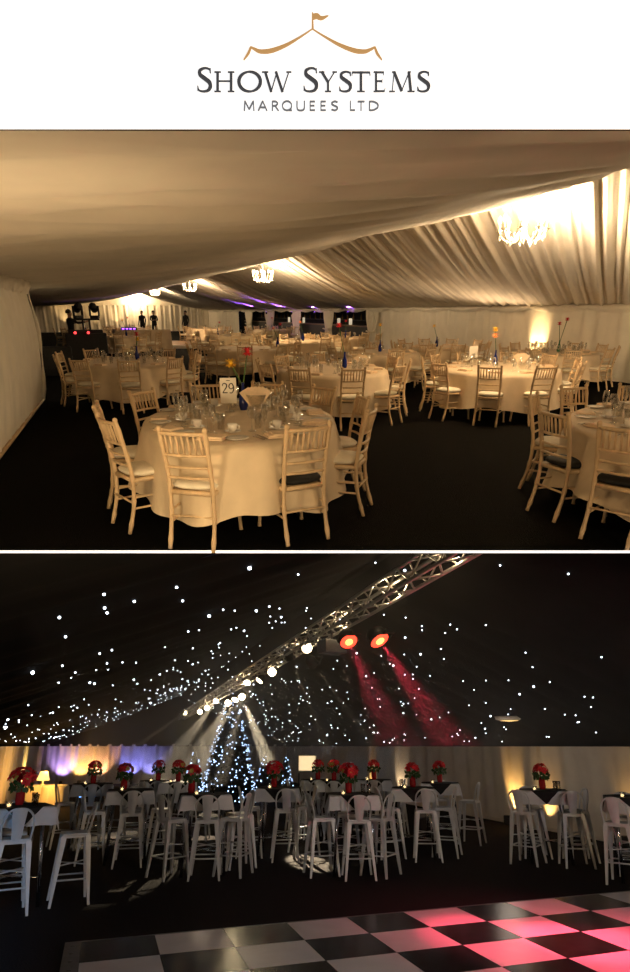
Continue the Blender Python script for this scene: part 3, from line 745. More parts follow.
inst([P('housing', mb, X['black']), P('violet_light', m2, X['purpled'])], 'light_box', 'small black light box glowing violet on the far clothed table', 'light', Mq @ Matrix.Translation((-.6, -.1, .9)))
a, b_ = U.z(168, 349), U.z(213, 348); mid = (a + b_) / 2; wS = (b_ - a).length
mb = MB(); mb.box((0, 2.6, .09), (wS, 5.2, .14)); m2 = MB(); m2.box((0, -.03, .08), (wS, .06, .16), bev=.01)
inst([P('parquet_top', mb, X['wood']), P('pale_edge', m2, X['card'])], 'small_dance_floor', 'low brown wooden dance floor with pale front edge, far left of centre', 'dance floor', place(U, mid, U.face(mid)))

# uplighters
def uplight(px, py, pw, label, ang=70, tilt=1.8, col=(1, .66, .30), v=None, u=None, vis=True, g='uplighters at the drapes'):
    q = U.v(px, py, v) if v is not None else U.u(px, py, u)
    mb = MB(); mb.lathe([(.09, 0), (.10, .03), (.09, .22), (.07, .22), (.0005, .18)], n=14); m2 = MB(); m2.lathe([(.07, .19), (.0005, .2)], n=12)
    inst([P('can', mb, X['black']), P('lens', m2, X['bulb'])], 'uplighter', label, 'uplighter', place(U, (q.x, q.y, 0)), g)
    lamp('uplighter_beam', 'SPOT', U, (q.x, q.y, .26), pw, col, (q.x + (.8 if v is not None else 0), q.y + (.1 if u is not None else 0), 1.25 if v is not None else 2.2), ang, .8, .05)
uplight(521, 372, 260, 'black uplighter washing the bright stripe of right wall drape', v=12.5, ang=58)
for k, px in enumerate((118, 97, 68, 225)):
    uplight(px, 334, 120, 'black uplighter washing the end wall drape, %s' % ['second from right', 'second from left', 'leftmost', 'rightmost'][k], u=UE - .5, ang=80)
# violet lamps on the bar's roof line
for k, px in enumerate((264, 289, 312, 345)):
    q = U.v(px, 309, VW - .5); mb = MB(); mb.lathe([(.05, -.1), (.06, 0), (.05, .05)], n=10); m2 = MB(); m2.lathe([(.045, .05), (.0005, .065)], n=10)
    inst([P('can', mb, X['black']), P('lens', m2, X['purpled'])], 'violet_spotlight', 'violet spotlight tucked above the bar opening, %s' % ['farthest', 'second farthest', 'second nearest', 'nearest'][k], 'spotlight', place(U, (VW - .35, q.y, 1.62)), 'violet spotlights over the bar')
    lamp('violet_beam', 'SPOT', U, (VW - .35, q.y, 1.70), [2600, 2200, 500, 300][k], (.30, .10, 1), (VW - [4.2, 3.0, .4, .3][k], q.y - [1, 1, 0, 0][k], 2.65 if k < 2 else 2.1), [26, 26, 90, 90][k], .5, .04)
# added unseen lamps: warm fill on the near left drape and first tables
lamp('added_warm_fill', 'AREA', U, (2.5, -.8, 2.3), 62, (1, .66, .33), (1.6, 6.5, .5), size=.5)
lamp('added_warm_fill', 'SPOT', U, (.6, 1.2, .6), 150, (1, .72, .38), (-1.1, 9, 1.5), 80, .8, .1)
lamp('uplighter_beam', 'POINT', U, (-.25, 3.2, .8), 44, (1, .72, .40), size=.12)
lamp('uplighter_beam', 'SPOT', U, (10.8, 4.6, .4), 420, (1, .72, .42), (10.3, 9.5, 2.6), 130, .8, .12)  # no uplighter stands here; unseen lamp added to brighten the right slope
lamp('uplighter_beam', 'SPOT', U, (12.0, 15.5, .35), 160, (1, .70, .42), (10.8, 15.5, 2.3), 140, .8, .12)
lamp('bay_light', 'POINT', U, (-1.6, 15.5, 1.4), 22, (1, .70, .36), size=.1)

# ------------------------------------------------------------------ people
def person(pose='stand'):
    """one continuous skinned body"""
    J = {'pel': (0, 0, .93, .13), 'waist': (0, .01, 1.08, .125), 'chest': (0, .0, 1.30, .15), 'neck': (0, 0, 1.47, .055), 'jaw': (0, .02, 1.55, .075), 'head': (0, .01, 1.63, .095), 'crown': (0, -.01, 1.70, .07)}
    Ed = [('pel', 'waist'), ('waist', 'chest'), ('chest', 'neck'), ('neck', 'jaw'), ('jaw', 'head'), ('head', 'crown')]
    for s_, n in ((-1, 'l'), (1, 'r')):
        if pose == 'reach': arm = [(.19, .0, 1.41, .06), (.24, .20, 1.28, .045), (.20, .44, 1.30, .034), (.18, .54, 1.32, .028)]
        elif pose == 'cross': arm = [(.19, 0, 1.41, .06), (.25, .04, 1.15, .045), (.10, .22, 1.14, .034), (.02, .24, 1.16, .028)]
        else: arm = [(.19, 0, 1.41, .06), (.24, -.02, 1.15, .045), (.25, .08, .92, .033), (.25, .10, .83, .028)]
        leg = [(.10, 0, .88, .10), (.11, .02, .50, .07), (.11, -.02, .10, .045), (.11, .08, .035, .035), (.11, .16, .03, .028)]
        prev = 'chest'
        for i, p in enumerate(arm): J[n + 'a%d' % i] = (s_ * p[0], *p[1:]); Ed.append((prev, n + 'a%d' % i)); prev = n + 'a%d' % i
        hx, hy, hz = J[prev][:3]
        d = Vector(J[n + 'a3'][:3]) - Vector(J[n + 'a2'][:3]); d.normalize()
        side = d.cross(Vector((1, 0, 0))).normalized()
        for f in range(5):      # fingers and thumb
            off = side * ((f - 1.5) * .016) if f < 4 else side * -.035
            ln = (.07, .08, .075, .06, .045)[f]
            b0 = Vector((hx, hy, hz)) + off * .8 + d * .02; b1 = Vector((hx, hy, hz)) + off + d * (.03 + ln)
            J[n + 'f%d' % f] = (*b0, .011); J[n + 'g%d' % f] = (*b1, .008); Ed += [(prev, n + 'f%d' % f), (n + 'f%d' % f, n + 'g%d' % f)]
        prev = 'pel'
        for i, p in enumerate(leg): J[n + 'l%d' % i] = (s_ * p[0], *p[1:]); Ed.append((prev, n + 'l%d' % i)); prev = n + 'l%d' % i
    J['nose'] = (0, .115, 1.61, .016); Ed.append(('head', 'nose'))
    J['earl'] = (-.10, 0, 1.61, .018); Ed.append(('head', 'earl')); J['earr'] = (.10, 0, 1.61, .018); Ed.append(('head', 'earr'))
    names = list(J); me = bpy.data.meshes.new('body'); me.from_pydata([J[n][:3] for n in names], [(names.index(a), names.index(b_)) for a, b_ in Ed], [])
    o = bpy.data.objects.new('tmp', me); COL.objects.link(o)
    md = o.modifiers.new('skin', 'SKIN'); md.use_smooth_shade = True
    for i, n in enumerate(names):
        sv = me.skin_vertices[0].data[i]; r_ = J[n][3]
        sv.radius = (r_ * (1.25 if n in ('chest', 'pel', 'waist') else 1), r_ * (.8 if n in ('chest', 'waist') else 1)); sv.use_root = (n == 'pel')
    ss = o.modifiers.new('sub', 'SUBSURF'); ss.levels = ss.render_levels = 1
    dg = bpy.context.evaluated_depsgraph_get(); dg.update()
    out = bpy.data.meshes.new_from_object(o.evaluated_get(dg)); bpy.data.objects.remove(o)
    out.materials.clear(); out.materials.append(X['suit']); out.materials.append(X['skin'])
    for p in out.polygons:
        c = p.center; arm = abs(c.x) > .02 and ((pose == 'reach' and c.y > .46) or (pose == 'stand' and c.z < .85 and abs(c.x) > .19) or (pose == 'cross' and c.y > .2 and c.z < 1.3))
        p.material_index = 1 if (c.z > 1.47 or arm) else 0; p.use_smooth = True
    h = MB()
    def hf(i, j):
        a = 2 * PI * i; t = j * PI * .62; r_ = .108
        fr = 1 if math.sin(a) < .3 else 1 - .45 * (math.sin(a) - .3)
        return (r_ * .92 * math.sin(t * fr) * math.cos(a), -.012 + r_ * math.sin(t * fr) * math.sin(a), 1.655 + r_ * math.cos(t * fr))
    h.grid(hf, 18, 8)
    ey = MB()
    for sx in (-1, 1): ey.ball((sx * .035, .092, 1.635), .012, 8, 5)
    ey.box((0, .098, 1.555), (.045, .01, .008))
    return [('body', out, [('hair', h.mesh('hair', X['hair'])), ('eyes_and_mouth', ey.mesh('eyes_and_mouth', X['ink']))], None)]
def put_person(px, py, dist_px, pose, label, face):
    q = U.z(px, dist_px); inst(person(pose), 'person', label, 'person', place(U, q, U.face(q) + face))
put_person(75, 0, 359, 'reach', 'person in black reaching up to the lighting stand at far left', -1.2)
put_person(144, 0, 338, 'stand', 'person in black standing left of a pair by the end wall', 2.6)
put_person(155.5, 0, 338, 'cross', 'person in black with folded arms, right of a pair by the end wall', 3.4)
put_person(187, 0, 338, 'stand', 'person in black standing alone at the far dance floor', 2.4)

# lighting stand, moving heads, black control desk
q = U.z(88, 362); Ms = place(U, q, U.face(q))
pol = MB(); pol.tube([(0, 0, .3), (0, 0, 1.42)], .03, 8); pol.tube([(.22, 0, .3), (.22, 0, 1.42)], .03, 8); pol.box((.11, 0, 1.42), (.9, .08, .06))
base = MB(); base.box((.11, 0, .02), (.8, .6, .04)); base.tube([(-.2, 0, .04), (0, 0, .5)], .02, 6); base.tube([(.42, 0, .04), (.22, 0, .5)], .02, 6)
inst([P('pole', pol, X['black']), P('base', base, X['black'])], 'lighting_stand', 'black twin pole lighting stand behind the left table', 'light stand', Ms)
mh = MB(); mh.box((0, 0, .05), (.28, .24, .10), bev=.02); yk = MB(); yk.box((-.15, 0, .24), (.04, .12, .34), bev=.01); yk.box((.15, 0, .24), (.04, .12, .34), bev=.01)
hd = MB(); hd.lathe([(.06, -.2), (.13, -.1), (.13, .12), (.10, .2)], (0, 0, .34), 14, rot=Matrix.Rotation(R(65), 3, 'X'))
MH = [P('base', mh, X['black']), P('yoke', yk, X['black']), P('head', hd, X['black'])]
for k, (x, z, a) in enumerate(((-.12, 1.45, .4), (.42, 1.45, -.3))):
    inst(MH, 'moving_head_light', 'black moving head light on the lighting stand, %s' % ['left', 'right'][k], 'stage light', Ms @ Matrix.Translation((x, 0, z)) @ Matrix.Rotation(a, 4, 'Z'), 'moving head lights')
bx = MB(); bx.box((0, 0, .5), (1.3, .6, 1.0), bev=.03); tp = MB(); tp.box((0, .05, 1.05), (1.1, .5, .1), bev=.02); ld = MB()
for x in (-.33, .08): ld.ball((x, -.32, 1.02), .045, 8, 5)
inst([P('case', bx, X['black']), P('mixer', tp, X['black']), P('red_lamp', ld, X['redled'])], 'control_desk', 'black sound and light desk with two red lamps at far left', 'desk', Ms @ Matrix.Translation((.05, -.9, 0)))
q = U.z(52, 375); bx = MB(); bx.box((0, 0, .38), (1.2, .7, .76), bev=.03); ln = MB()
for z in (.2, .55): ln.box((0, -.355, z), (1.2, .012, .03))
inst([P('box', bx, X['black']), P('edging', ln, X['black'])], 'flight_case', 'black equipment case in the dark bay past the left drape', 'case', place(U, q, U.face(q)))

# ------------------------------------------------------------------ 3. the dark marquee
VR2, VW2, VL2, UE2, EZ, RZ = 3.5, 9.45, -2.7, 33.0, 1.74, 4.25
mb = MB(); mb.quad([(-9, 1.2, 0), (16, 1.2, 0), (16, UE2 + .3, 0), (-9, UE2 + .3, 0)])
struct('floor_dark', mb, X['carpet2'], L)
Cut = U.M @ Vector((0, 0, -.05)); CutN = (U.M.to_3x3() @ Vector((0, 0, 1))).normalized()
YE = y_ + .02                       # front edge of the upper floor; nearer than that the lining rises to the divider strip
N2 = Vector((0, -(YP - 553.6) / F, 1)).normalized()
def below(p):
    w_ = L.M @ Vector(p)
    return (w_ - Cut).dot(CutN) < 0 if w_.y > YE else w_.dot(N2) < 0
def cutp(b, co, no, M_=None):
    inv = (M_ or L.M).inverted(); r3 = inv.to_3x3()
    bmesh.ops.bisect_plane(b, geom=list(b.verts) + list(b.edges) + list(b.faces), plane_co=inv @ Vector(co), plane_no=r3 @ Vector(no), clear_outer=True)
def clip(mb):
    near = mb.b.copy()
    cutp(mb.b, (0, YE, 0), (0, -1, 0)); cutp(mb.b, Cut, CutN)
    cutp(near, (0, YE, 0), (0, 1, 0)); cutp(near, (0, 0, 0), N2)
    cutp(near, (0, .5, 0), (0, -1, 0))
    t_ = bpy.data.meshes.new('t'); near.to_mesh(t_); near.free(); mb.b.from_mesh(t_); bpy.data.meshes.remove(t_)
def roofz(v):
    if v > VR2: return RZ + (EZ - RZ) * (v - VR2) / (VW2 + .3 - VR2)
    return RZ + (EZ - RZ) * (VR2 - v) / (VR2 - VL2 + .3)
def rf(v0, v1, sd):
    def fn(i, j):
        v = v0 + (v1 - v0) * i; u = -4.0 + (UE2 + 4.0) * j
        e = math.sin(PI * i)
        z = roofz(v) - .10 * e * abs(math.sin(PI * u / 5)) + .02 * pleat(u * .4, 1, sd) * (.4 + e)
        return (v, u, z)
    return fn
mb = MB(); mb.grid(rf(VL2 - 1.5, VR2, 1), 24, 260); mb.grid(rf(VR2, VW2 + .3, 2), 24, 260); clip(mb)
struct('ceiling_dark', mb, X['blackcloth'], L)
mb = MB(); curtain(mb, (VW2, 3.0), (VW2, UE2), 0, EZ, 420, .035, .45, 2.2, 1, nz=5); struct('wall_right_dark', mb, X['pale'], L)
mb = MB(); mb.box((VW2 - .06, (UE2 + 3) / 2, .03), (.03, UE2 - 3, .06)); struct('baseboard_right', mb, X['pale'], L)
mb = MB(); curtain(mb, (VL2, 3.0), (VL2, UE2), 0, EZ, 300, .035, .45, 3.2, -1, nz=5); struct('wall_left_dark', mb, X['pale'], L)
mb = MB(); curtain(mb, (VL2, UE2), (VW2, UE2), 0, EZ + .1, 260, .05, .6, 4.2, -1, nz=5); struct('wall_end_dark', mb, X['pale'], L)
mb = MB(); mb.grid(lambda i, j: (VL2 - .3 + (VW2 - VL2 + .6) * i, UE2 - .02, EZ + (roofz(VL2 - .3 + (VW2 - VL2 + .6) * i) - EZ) * j), 24, 2); struct('wall_gable_dark', mb, X['blackcloth'], L)

# star lights in the roof lining
mb = MB(); mb.ball((0, 0, 0), .0115, 6, 4); star = mb.mesh('star_light', X['star'])
mb = MB(); mb.ball((0, 0, 0), .019, 6, 4); starb = mb.mesh('star_light', X['star'])
rs = random.Random(21); pts = []
while len(pts) < 560:
    v = rs.uniform(VL2, VW2); u = rs.uniform(4, UE2 - .2); i = (v - (VL2 - 1.5)) / (VR2 - VL2 + 1.5) if v < VR2 else (v - VR2) / (VW2 + .3 - VR2)
    z = rf(VL2 - 1.5, VR2, 1)(i, (u + 4) / (UE2 + 4))[2] if v < VR2 else rf(VR2, VW2 + .3, 2)(i, (u + 4) / (UE2 + 4))[2]
    p = Vector((v, u, z - .012))
    wp = L.M @ p; X_ = 315 + F * wp.x / wp.y; Y_ = YP - F * wp.z / wp.y
    if not below(p) or not (-40 < X_ < 670) or Y_ < 553: continue
    pts.append(p)
pts.sort(key=lambda p: p.length)
for k, p in enumerate(pts[:300]):
    single('star_light', starb if rs.random() < .14 else star, 'tiny white star light in the black roof lining', 'star light', place(L, p), 'star lights in the black roof lining')
mb = MB()
for p in pts[300:]: mb.ball(p, .019, 5, 3)
single('distant_star_lights', mb.mesh('distant_star_lights', X['star']), 'dense glitter of distant star lights low over the far end of the lining', 'star lights', L.M, kind='stuff')

# truss with lamps
u0, u1 = 5.3, 31.0
zt = lambda u: L.v(470, 553, VR2).z + (L.v(180, 718, VR2).z - L.v(470, 553, VR2).z) * min(1, max(0, (1 / u - 1 / 5.25) / (1 / 31.7 - 1 / 5.25)))
zt = lambda u: 3.84 + (3.08 - 3.84) * (u - 5.25) / (31.7 - 5.25)
u0 = 4.6
ch = []; hw = .125
parts = []
for sx, sz in ((-1, -1), (1, -1), (-1, 1), (1, 1)):
    mb = MB(); mb.tube([(sx * hw, 0, sz * hw), (sx * hw, u1 - u0, sz * hw + zt(u1) - zt(u0))], .025, 8); parts.append(P('chord', mb, X['alum']))
nb = int((u1 - u0) / .36); web = {k: MB() for k in range(4)}
for k in range(nb):
    y0 = k * .36; y1 = y0 + .36; f = lambda y: (zt(u1) - zt(u0)) * y / (u1 - u0)
    s_ = -1 if k % 2 else 1
    for q_, (ax, fx) in enumerate(((0, 1), (0, -1), (1, 1), (1, -1))):
        if ax == 0: a, b_ = (fx * hw, y0, s_ * hw + f(y0)), (fx * hw, y1, -s_ * hw + f(y1))
        else: a, b_ = (s_ * hw, y0, fx * hw + f(y0)), (-s_ * hw, y1, fx * hw + f(y1))
        web[q_].tube([a, b_], .014, 6)
for q_ in range(4): parts.append(P('lattice', web[q_], X['alum']))
TM = place(L, (VR2, u0, zt(u0))); TI = TM.inverted()
for p_ in parts:
    b_ = bmesh.new(); b_.from_mesh(p_[1])
    bmesh.ops.bisect_plane(b_, geom=list(b_.verts) + list(b_.edges) + list(b_.faces), plane_co=TI @ Cut, plane_no=TI.to_3x3() @ CutN, clear_outer=True)
    b_.to_mesh(p_[1]); b_.free()
inst(parts, 'lighting_truss', 'long aluminium lattice truss slung under the black roof ridge', 'truss', place(L, (VR2, u0, zt(u0))))

def can_parts(lensmat, r_=.10, core=None):
    b = MB(); b.lathe([(.05, -.22), (r_ * .9, -.16), (r_, 0), (r_ * .92, 0), (r_ * .85, -.05), (.0005, -.06)], n=14)
    y = MB(); y.tube([(-r_ - .02, 0, -.08), (-r_ - .02, .0, .0), (-r_ - .02, .14, 0), (r_ + .02, .14, 0), (r_ + .02, 0, 0), (r_ + .02, 0, -.08)], .012, 6); y.tube([(0, .14, 0), (0, .22, 0)], .016, 6)
    l = MB(); l.lathe([(r_ * .9, -.012), (r_ * .5, .0), (.0005, .006)], n=14)
    subs = []
    if core:
        c_ = MB(); c_.ball((0, 0, .004), r_ * .42, 10, 5, .3); subs = [('bulb', c_.mesh('bulb', core))]
    return [P('can', b, X['black']), P('yoke', y, X['black']), P('lens', l, lensmat, subs)]
CANW = can_parts(X['lens'], .105); CANR = can_parts(X['redlens'], .155, X['redcore'])
def aim(room, p, target):
    a = room.M @ Vector(p); b_ = room.M @ Vector(target)
    return Matrix.Translation(a) @ (b_ - a).to_track_quat('Z', 'Y').to_matrix().to_4x4()
HZ = (1, .80, .52)
def trusslamp(px, py, target, name, label, proto, beam=None, ang=6, col=HZ, v=VR2):
    q = L.v(px, py, v); q.y = min(q.y, 29.5)
    q = L.u(px, py, q.y) if False else q
    inst(proto, name, label, 'stage light', aim(L, q, target if beam else L.eye + Vector((0, 0, -.2))), 'lamps on the truss')
    if beam: lamp('truss_beam', 'SPOT', L, q + (Vector(target) - q).normalized() * .06, beam, col, target, ang, .8 if col[1] < .1 else .35, .03)
wl = [(176, 716), (184, 714), (200, 712), (207, 708), (216, 701), (228, 703), (235, 700), (242, 697), (247, 683), (259, 681), (272, 672), (291, 659), (307, 648), (313, 664)]
tg = {4: L.z(112, 838), 5: L.z(143, 868), 6: L.z(170, 826), 7: L.z(308, 862), 8: L.z(205, 838), 9: L.z(118, 838), 11: L.z(360, 830), 13: L.z(425, 815), 2: L.z(208, 815), 0: L.z(60, 800)}
pw = {4: 900, 5: 600, 6: 1300, 7: 3200, 8: 800, 9: 800, 11: 1100, 13: 700, 2: 900, 0: 500}
an = {7: 5.5, 9: 9, 4: 7, 6: 6, 5: 8, 8: 7}
ordn = ['leftmost', 'second from left', 'third from left', 'fourth from left', 'fifth from left', 'sixth from left', 'seventh from left', 'eighth from left', 'ninth from left', 'sixth from right', 'fifth from right', 'fourth from right', 'third from right', 'lowest hung on the right']
for k, (px, py) in enumerate(wl):
    trusslamp(px, py, tg.get(k), 'truss_lamp', 'warm white lamp glaring from the truss, %s' % ordn[k], CANW, (pw[k] * 8 if k in pw else None), an.get(k, 4))
trusslamp(349, 642, L.z(490, 940), 'red_spotlight', 'left red spotlight hung under the truss', CANR, 1500, 20, (1, .05, .10))
trusslamp(380, 641, L.z(590, 945), 'red_spotlight', 'right red spotlight hung under the truss', CANR, 3000, 20, (1, .045, .09))
q = L.v(332, 647, VR2); mb = MB(); mb.box((0, 0, 0), (.42, .30, .22), bev=.02); m2 = MB(); m2.tube([(0, 0, .1), (0, 0, .28)], .02, 6)
inst([P('housing', mb, X['edge']), P('clamp', m2, X['black'])], 'dimmer_box', 'dark grey box clamped under the truss beside the red spotlights', 'box', place(L, (q.x, q.y, q.z), .2))
for k, (u_, p_) in enumerate(((5.6, 7), (7.2, 9), (9.2, 10), (12, 10), (17, 10), (24, 8))):
    lamp('truss_fill', 'POINT', L, (VR2, u_, zt(u_) - .02), p_, (1, .74, .42), size=.06)  # added unseen points that brighten the truss metal
# round glowing disc on the right slope
q = None
for k in range(200):
    t = 5 + k * .05; d = L.ray(509, 717); p = L.eye + d * t
    if p.z >= roofz(p.x) - .06: q = p; break
mb = MB(); mb.lathe([(.30, .03), (.28, -.03), (.2, -.05), (.0005, -.06)], n=20); m2 = MB(); m2.lathe([(.19, -.056), (.0005, -.075)], n=16)
if q is not None:
    inst([P('rim', mb, X['pale']), P('dish', m2, X['shade'])], 'ceiling_disc', 'small dim glowing oval on the right roof slope', 'ceiling lamp', place(L, (q.x, q.y, q.z - .02)))

# dance floor
TV, TU, O_ = .66, .60, Vector((-.01, 6.79, 0))
mb = MB()
for i in range(13):
    for j in range(9):
        mb.mi = (i + j + 1) % 2
        x0, y0 = O_.x + i * TV, O_.y - j * TU
        g_ = .003
        f = [(x0 + g_, y0 - TU + g_, .03), (x0 + TV - g_, y0 - TU + g_, .03), (x0 + TV - g_, y0 - g_, .03), (x0 + g_, y0 - g_, .03)]
        q_ = mb.b.faces.new([mb.b.verts.new(Vector(p) - O_) for p in f]); q_.material_index = mb.mi
me_t = mb.mesh('checker_tiles', [X['tilew'], X['tileb']])
mb = MB(); mb.box((13 * TV / 2, -9 * TU / 2, .013), (13 * TV, 9 * TU, .026))
m2 = MB(); m2.prism([(-.14, .03), (0, .03), (0, -9 * TU), (-.14, -9 * TU)], .028)
for k in range(24): m2.lathe([(.022, .028), (.018, .034), (.0005, .036)], (-.07, -.1 - k * .22, 0), 8)
m3 = MB(); m3.prism([(-.14, .0), (13 * TV, .0), (13 * TV, .07), (-.14, .07)], .02)
inst([('checker_tiles', me_t, [], None), P('base_board', mb, X['tileb']), P('side_edging', m2, X['edge']), P('far_edging', m3, X['edge'])], 'checkered_dance_floor', 'black and white chequered dance floor lit red at the front', 'dance floor', place(L, O_))

# bar stools
def stool_parts():
    s_ = MB(); s_.box((0, 0, .745), (.32, .32, .03), bev=.014); s_.box((0, 0, .725), (.30, .30, .03))
    parts = [P('seat', s_, X['metal'])]
    for sx in (-1, 1):
        for sy in (-1, 1):
            l = MB(); top = Vector((sx * .135, sy * .135, .735)); bt = Vector((sx * .21, sy * .21, 0))
            def ring(c, w_): return [l.b.verts.new(c + Vector((x * w_, y * w_, 0))) for x, y in ((-.5, -.5), (.5, -.5), (.5, .5), (-.5, .5))]
            A, Bm, B_ = ring(top, .060), ring(top.lerp(bt, .5), .043), ring(bt, .026)
            for P_, Q_ in ((A, Bm), (Bm, B_)):
                for k in range(4): l.b.faces.new((P_[k], P_[(k + 1) % 4], Q_[(k + 1) % 4], Q_[k]))
            l.b.faces.new(A); l.b.faces.new(B_[::-1]); parts.append(P('leg', l, X['metal']))
    for z, k in ((.27, .183), ):
        f = MB(); f.tube([(k, k, z), (-k, k, z), (-k, -k, z), (k, -k, z)], .011, 6, closed=True); parts.append(P('footrest', f, X['metal']))
    f = MB(); f.tube([(.165, .165, .42), (-.165, -.165, .42)], .008, 6); f.tube([(-.165, .165, .42), (.165, -.165, .42)], .008, 6); parts.append(P('cross_brace', f, X['metal']))
    h = MB(); h.tube(smooth([(.15, -.13, .75), (.165, -.16, .88), (.15, -.185, .99), (.09, -.205, 1.06), (0, -.21, 1.08), (-.09, -.205, 1.06), (-.15, -.185, .99), (-.165, -.16, .88), (-.15, -.13, .75)], 4), .012, 8); parts.append(P('back_hoop', h, X['metal']))
    p = MB(); p.grid(lambda i, j: ((i - .5) * (.10 + .06 * j), -.152 - .058 * j - .012 * math.sin(PI * i), .75 + .325 * j), 6, 8)
    p.grid(lambda i, j: ((i - .5) * (.10 + .06 * j), -.158 - .058 * j - .012 * math.sin(PI * i), .75 + .325 * j), 6, 8); parts.append(P('back_splat', p, X['metal']))
    return parts
ST = stool_parts(); STS = merge(ST, 'stool')

# square high tables
def sq_drape(half, cut, ang, z, m, name, fl=.22, n=44):
    mb = MB(); ca, sa = math.cos(ang), math.sin(ang)
    def fn(i, j):
        a, b_ = (i - .5) * 2 * half, (j - .5) * 2 * half; x, y = a * ca - b_ * sa, a * sa + b_ * ca
        cx, cy = max(-cut, min(cut, x)), max(-cut, min(cut, y)); ex, ey = x - cx, y - cy; e = math.hypot(ex, ey)
        return (cx + ex * fl, cy + ey * fl, z - e * (.97) + .004 * math.sin((x + y) * 30) * min(1, e * 10))
    mb.grid(fn, n, n); return mb.mesh(name, m)
wcloth = sq_drape(.56, .36, 0, 1.062, X['white'], 'white_tablecloth')
bcloth = sq_drape(.40, .362, R(45), 1.068, X['topper'], 'black_topper')
def hightable_parts():
    t = MB(); t.box((0, 0, 1.04), (.70, .70, .035), bev=.01); ps = [P('tabletop', t, X['chrome'])]
    for sx in (-1, 1):
        for sy in (-1, 1):
            l = MB(); l.tube([(sx * .24, sy * .24, 1.03), (sx * .30, sy * .30, 0)], .022, 8); ps.append(P('leg', l, X['chrome']))
    b = MB(); b.tube([(.28, .28, .3), (-.28, -.28, .3)], .012, 6); b.tube([(-.28, .28, .3), (.28, -.28, .3)], .012, 6); ps.append(P('brace', b, X['chrome']))
    return ps
HT = hightable_parts()
def bouquet(seed, s_=1.0, lime=True):
    rr = random.Random(seed); v = MB(); v.lathe([(.045, 0), (.055, .05), (.052, .15), (.058, .18), (.046, .17)], n=14)
    f, g, y = MB(), MB(), MB()
    def head(mb, c, n_, ln, wd, ax):
        ax = ax.normalized(); e1 = ax.orthogonal().normalized(); e2 = ax.cross(e1)
        for q_ in range(n_):
            a = 2 * PI * q_ / n_ + rr.random() * .5; d = (e1 * math.cos(a) + e2 * math.sin(a) + ax * rr.uniform(.1, .7)).normalized(); t = ax.cross(d).normalized()
            mb.quad([c, c + d * ln * .55 + t * wd, c + d * ln - ax * ln * .15, c + d * ln * .55 - t * wd])
    for k in range(17):
        z_ = rr.uniform(-.25, 1); a = k * 2.4 + rr.random(); q_ = math.sqrt(max(0, 1 - z_ * z_)); d = Vector((q_ * math.cos(a), q_ * math.sin(a), z_))
        head(f, Vector((0, 0, .30)) + Vector((d.x * .13, d.y * .13, d.z * .11)) * s_, 7, .085 * s_, .024 * s_, d + Vector((0, 0, .3)))
    for k in range(7):
        a = k * .9; d = Vector((math.cos(a), math.sin(a), -.1)); head(g, Vector((0, 0, .22)) + d * .10, 4, .10, .03, d)
    for k in range(4):
        a = rr.uniform(0, 2 * PI); d = Vector((math.cos(a), math.sin(a), .5)); head(y, Vector((0, 0, .26)) + d * .12, 6, .045, .018, d)
    if lime:
        n0 = len(g.b.faces); tm = y.mesh('t', X['leaf']); g.b.from_mesh(tm); g.b.faces.ensure_lookup_table(); bpy.data.meshes.remove(tm)
        for f_ in g.b.faces[n0:]: f_.material_index = 1
    ps = [P('vase', v, X['vase']), P('red_flowers', f, X['bract']), P('leafy_filler', g, [X['leaf'], X['lime_l']])]  # leaf part has the lime flower heads merged in where lime is set
    return ps
BQ = [bouquet(3, .82), bouquet(5, .98), bouquet(9, .76, False)]

def stool(px, py, z, rot, label, lod=0, p=None):
    """seat centre seen at pixel; rot = angle the sitter faces, 0 = away from the camera, +90 = left"""
    q = L.z(px, py, z) if p is None else p; q = Vector((q.x, q.y, 0)); M_ = place(L, q, L.face(q) + R(rot))
    if lod == 0: inst(ST, 'bar_stool', label, 'stool', M_, 'white metal bar stools')
    else: single('bar_stool', STS, label, 'stool', M_, 'white metal bar stools')
def hightable(px, py, desc, stools, rot=0, lod=0, fl=0, flo=(0, .05), extra=(), kinds=None):
    c = L.z(px, py, 1.06); c.z = 0; rz = L.face(c) + R(rot); M_ = place(L, c, rz)
    inst(HT, 'high_table', 'square steel legged high table, %s' % desc, 'table', M_, 'high tables in the dark marquee')
    single('white_tablecloth', wcloth, 'white square cloth hanging in points over %s' % desc, 'tablecloth', M_, 'white cloths on the high tables')
    single('black_table_topper', bcloth, 'black square topper cloth on %s' % desc, 'tablecloth', M_, 'black toppers on the high tables')
    zt_ = 1.0695
    if fl is not None:
        inst(BQ[fl], 'poinsettia_vase', 'red flowers in a red vase on %s' % desc, 'flowers', M_ @ Matrix.Translation((flo[0], flo[1], zt_)) @ Matrix.Rotation(px, 4, 'Z'), 'red flower vases')
    inst(tea, 'tea_light', 'glowing tea light in a glass on %s' % desc, 'candle', M_ @ Matrix.Translation((-.14, -.18, zt_)), 'tea lights on the high tables')
    for k, (x, y) in enumerate(extra):
        single('drinking_glass', tumb, 'clear glass on %s, %s' % (desc, ['left', 'right', 'centre'][k]), 'glass', M_ @ Matrix.Translation((x, y, zt_)), 'glasses on the high tables')
    for (x, y, a, wd) in stools:      # metres from the table: right, away; facing
        q = c + Matrix.Rotation(L.face(c), 3, 'Z') @ Vector((x * .74, y * .62, 0)); stool(0, 0, 0, a, 'white metal bar stool, %s %s' % (wd, desc), lod, p=q)

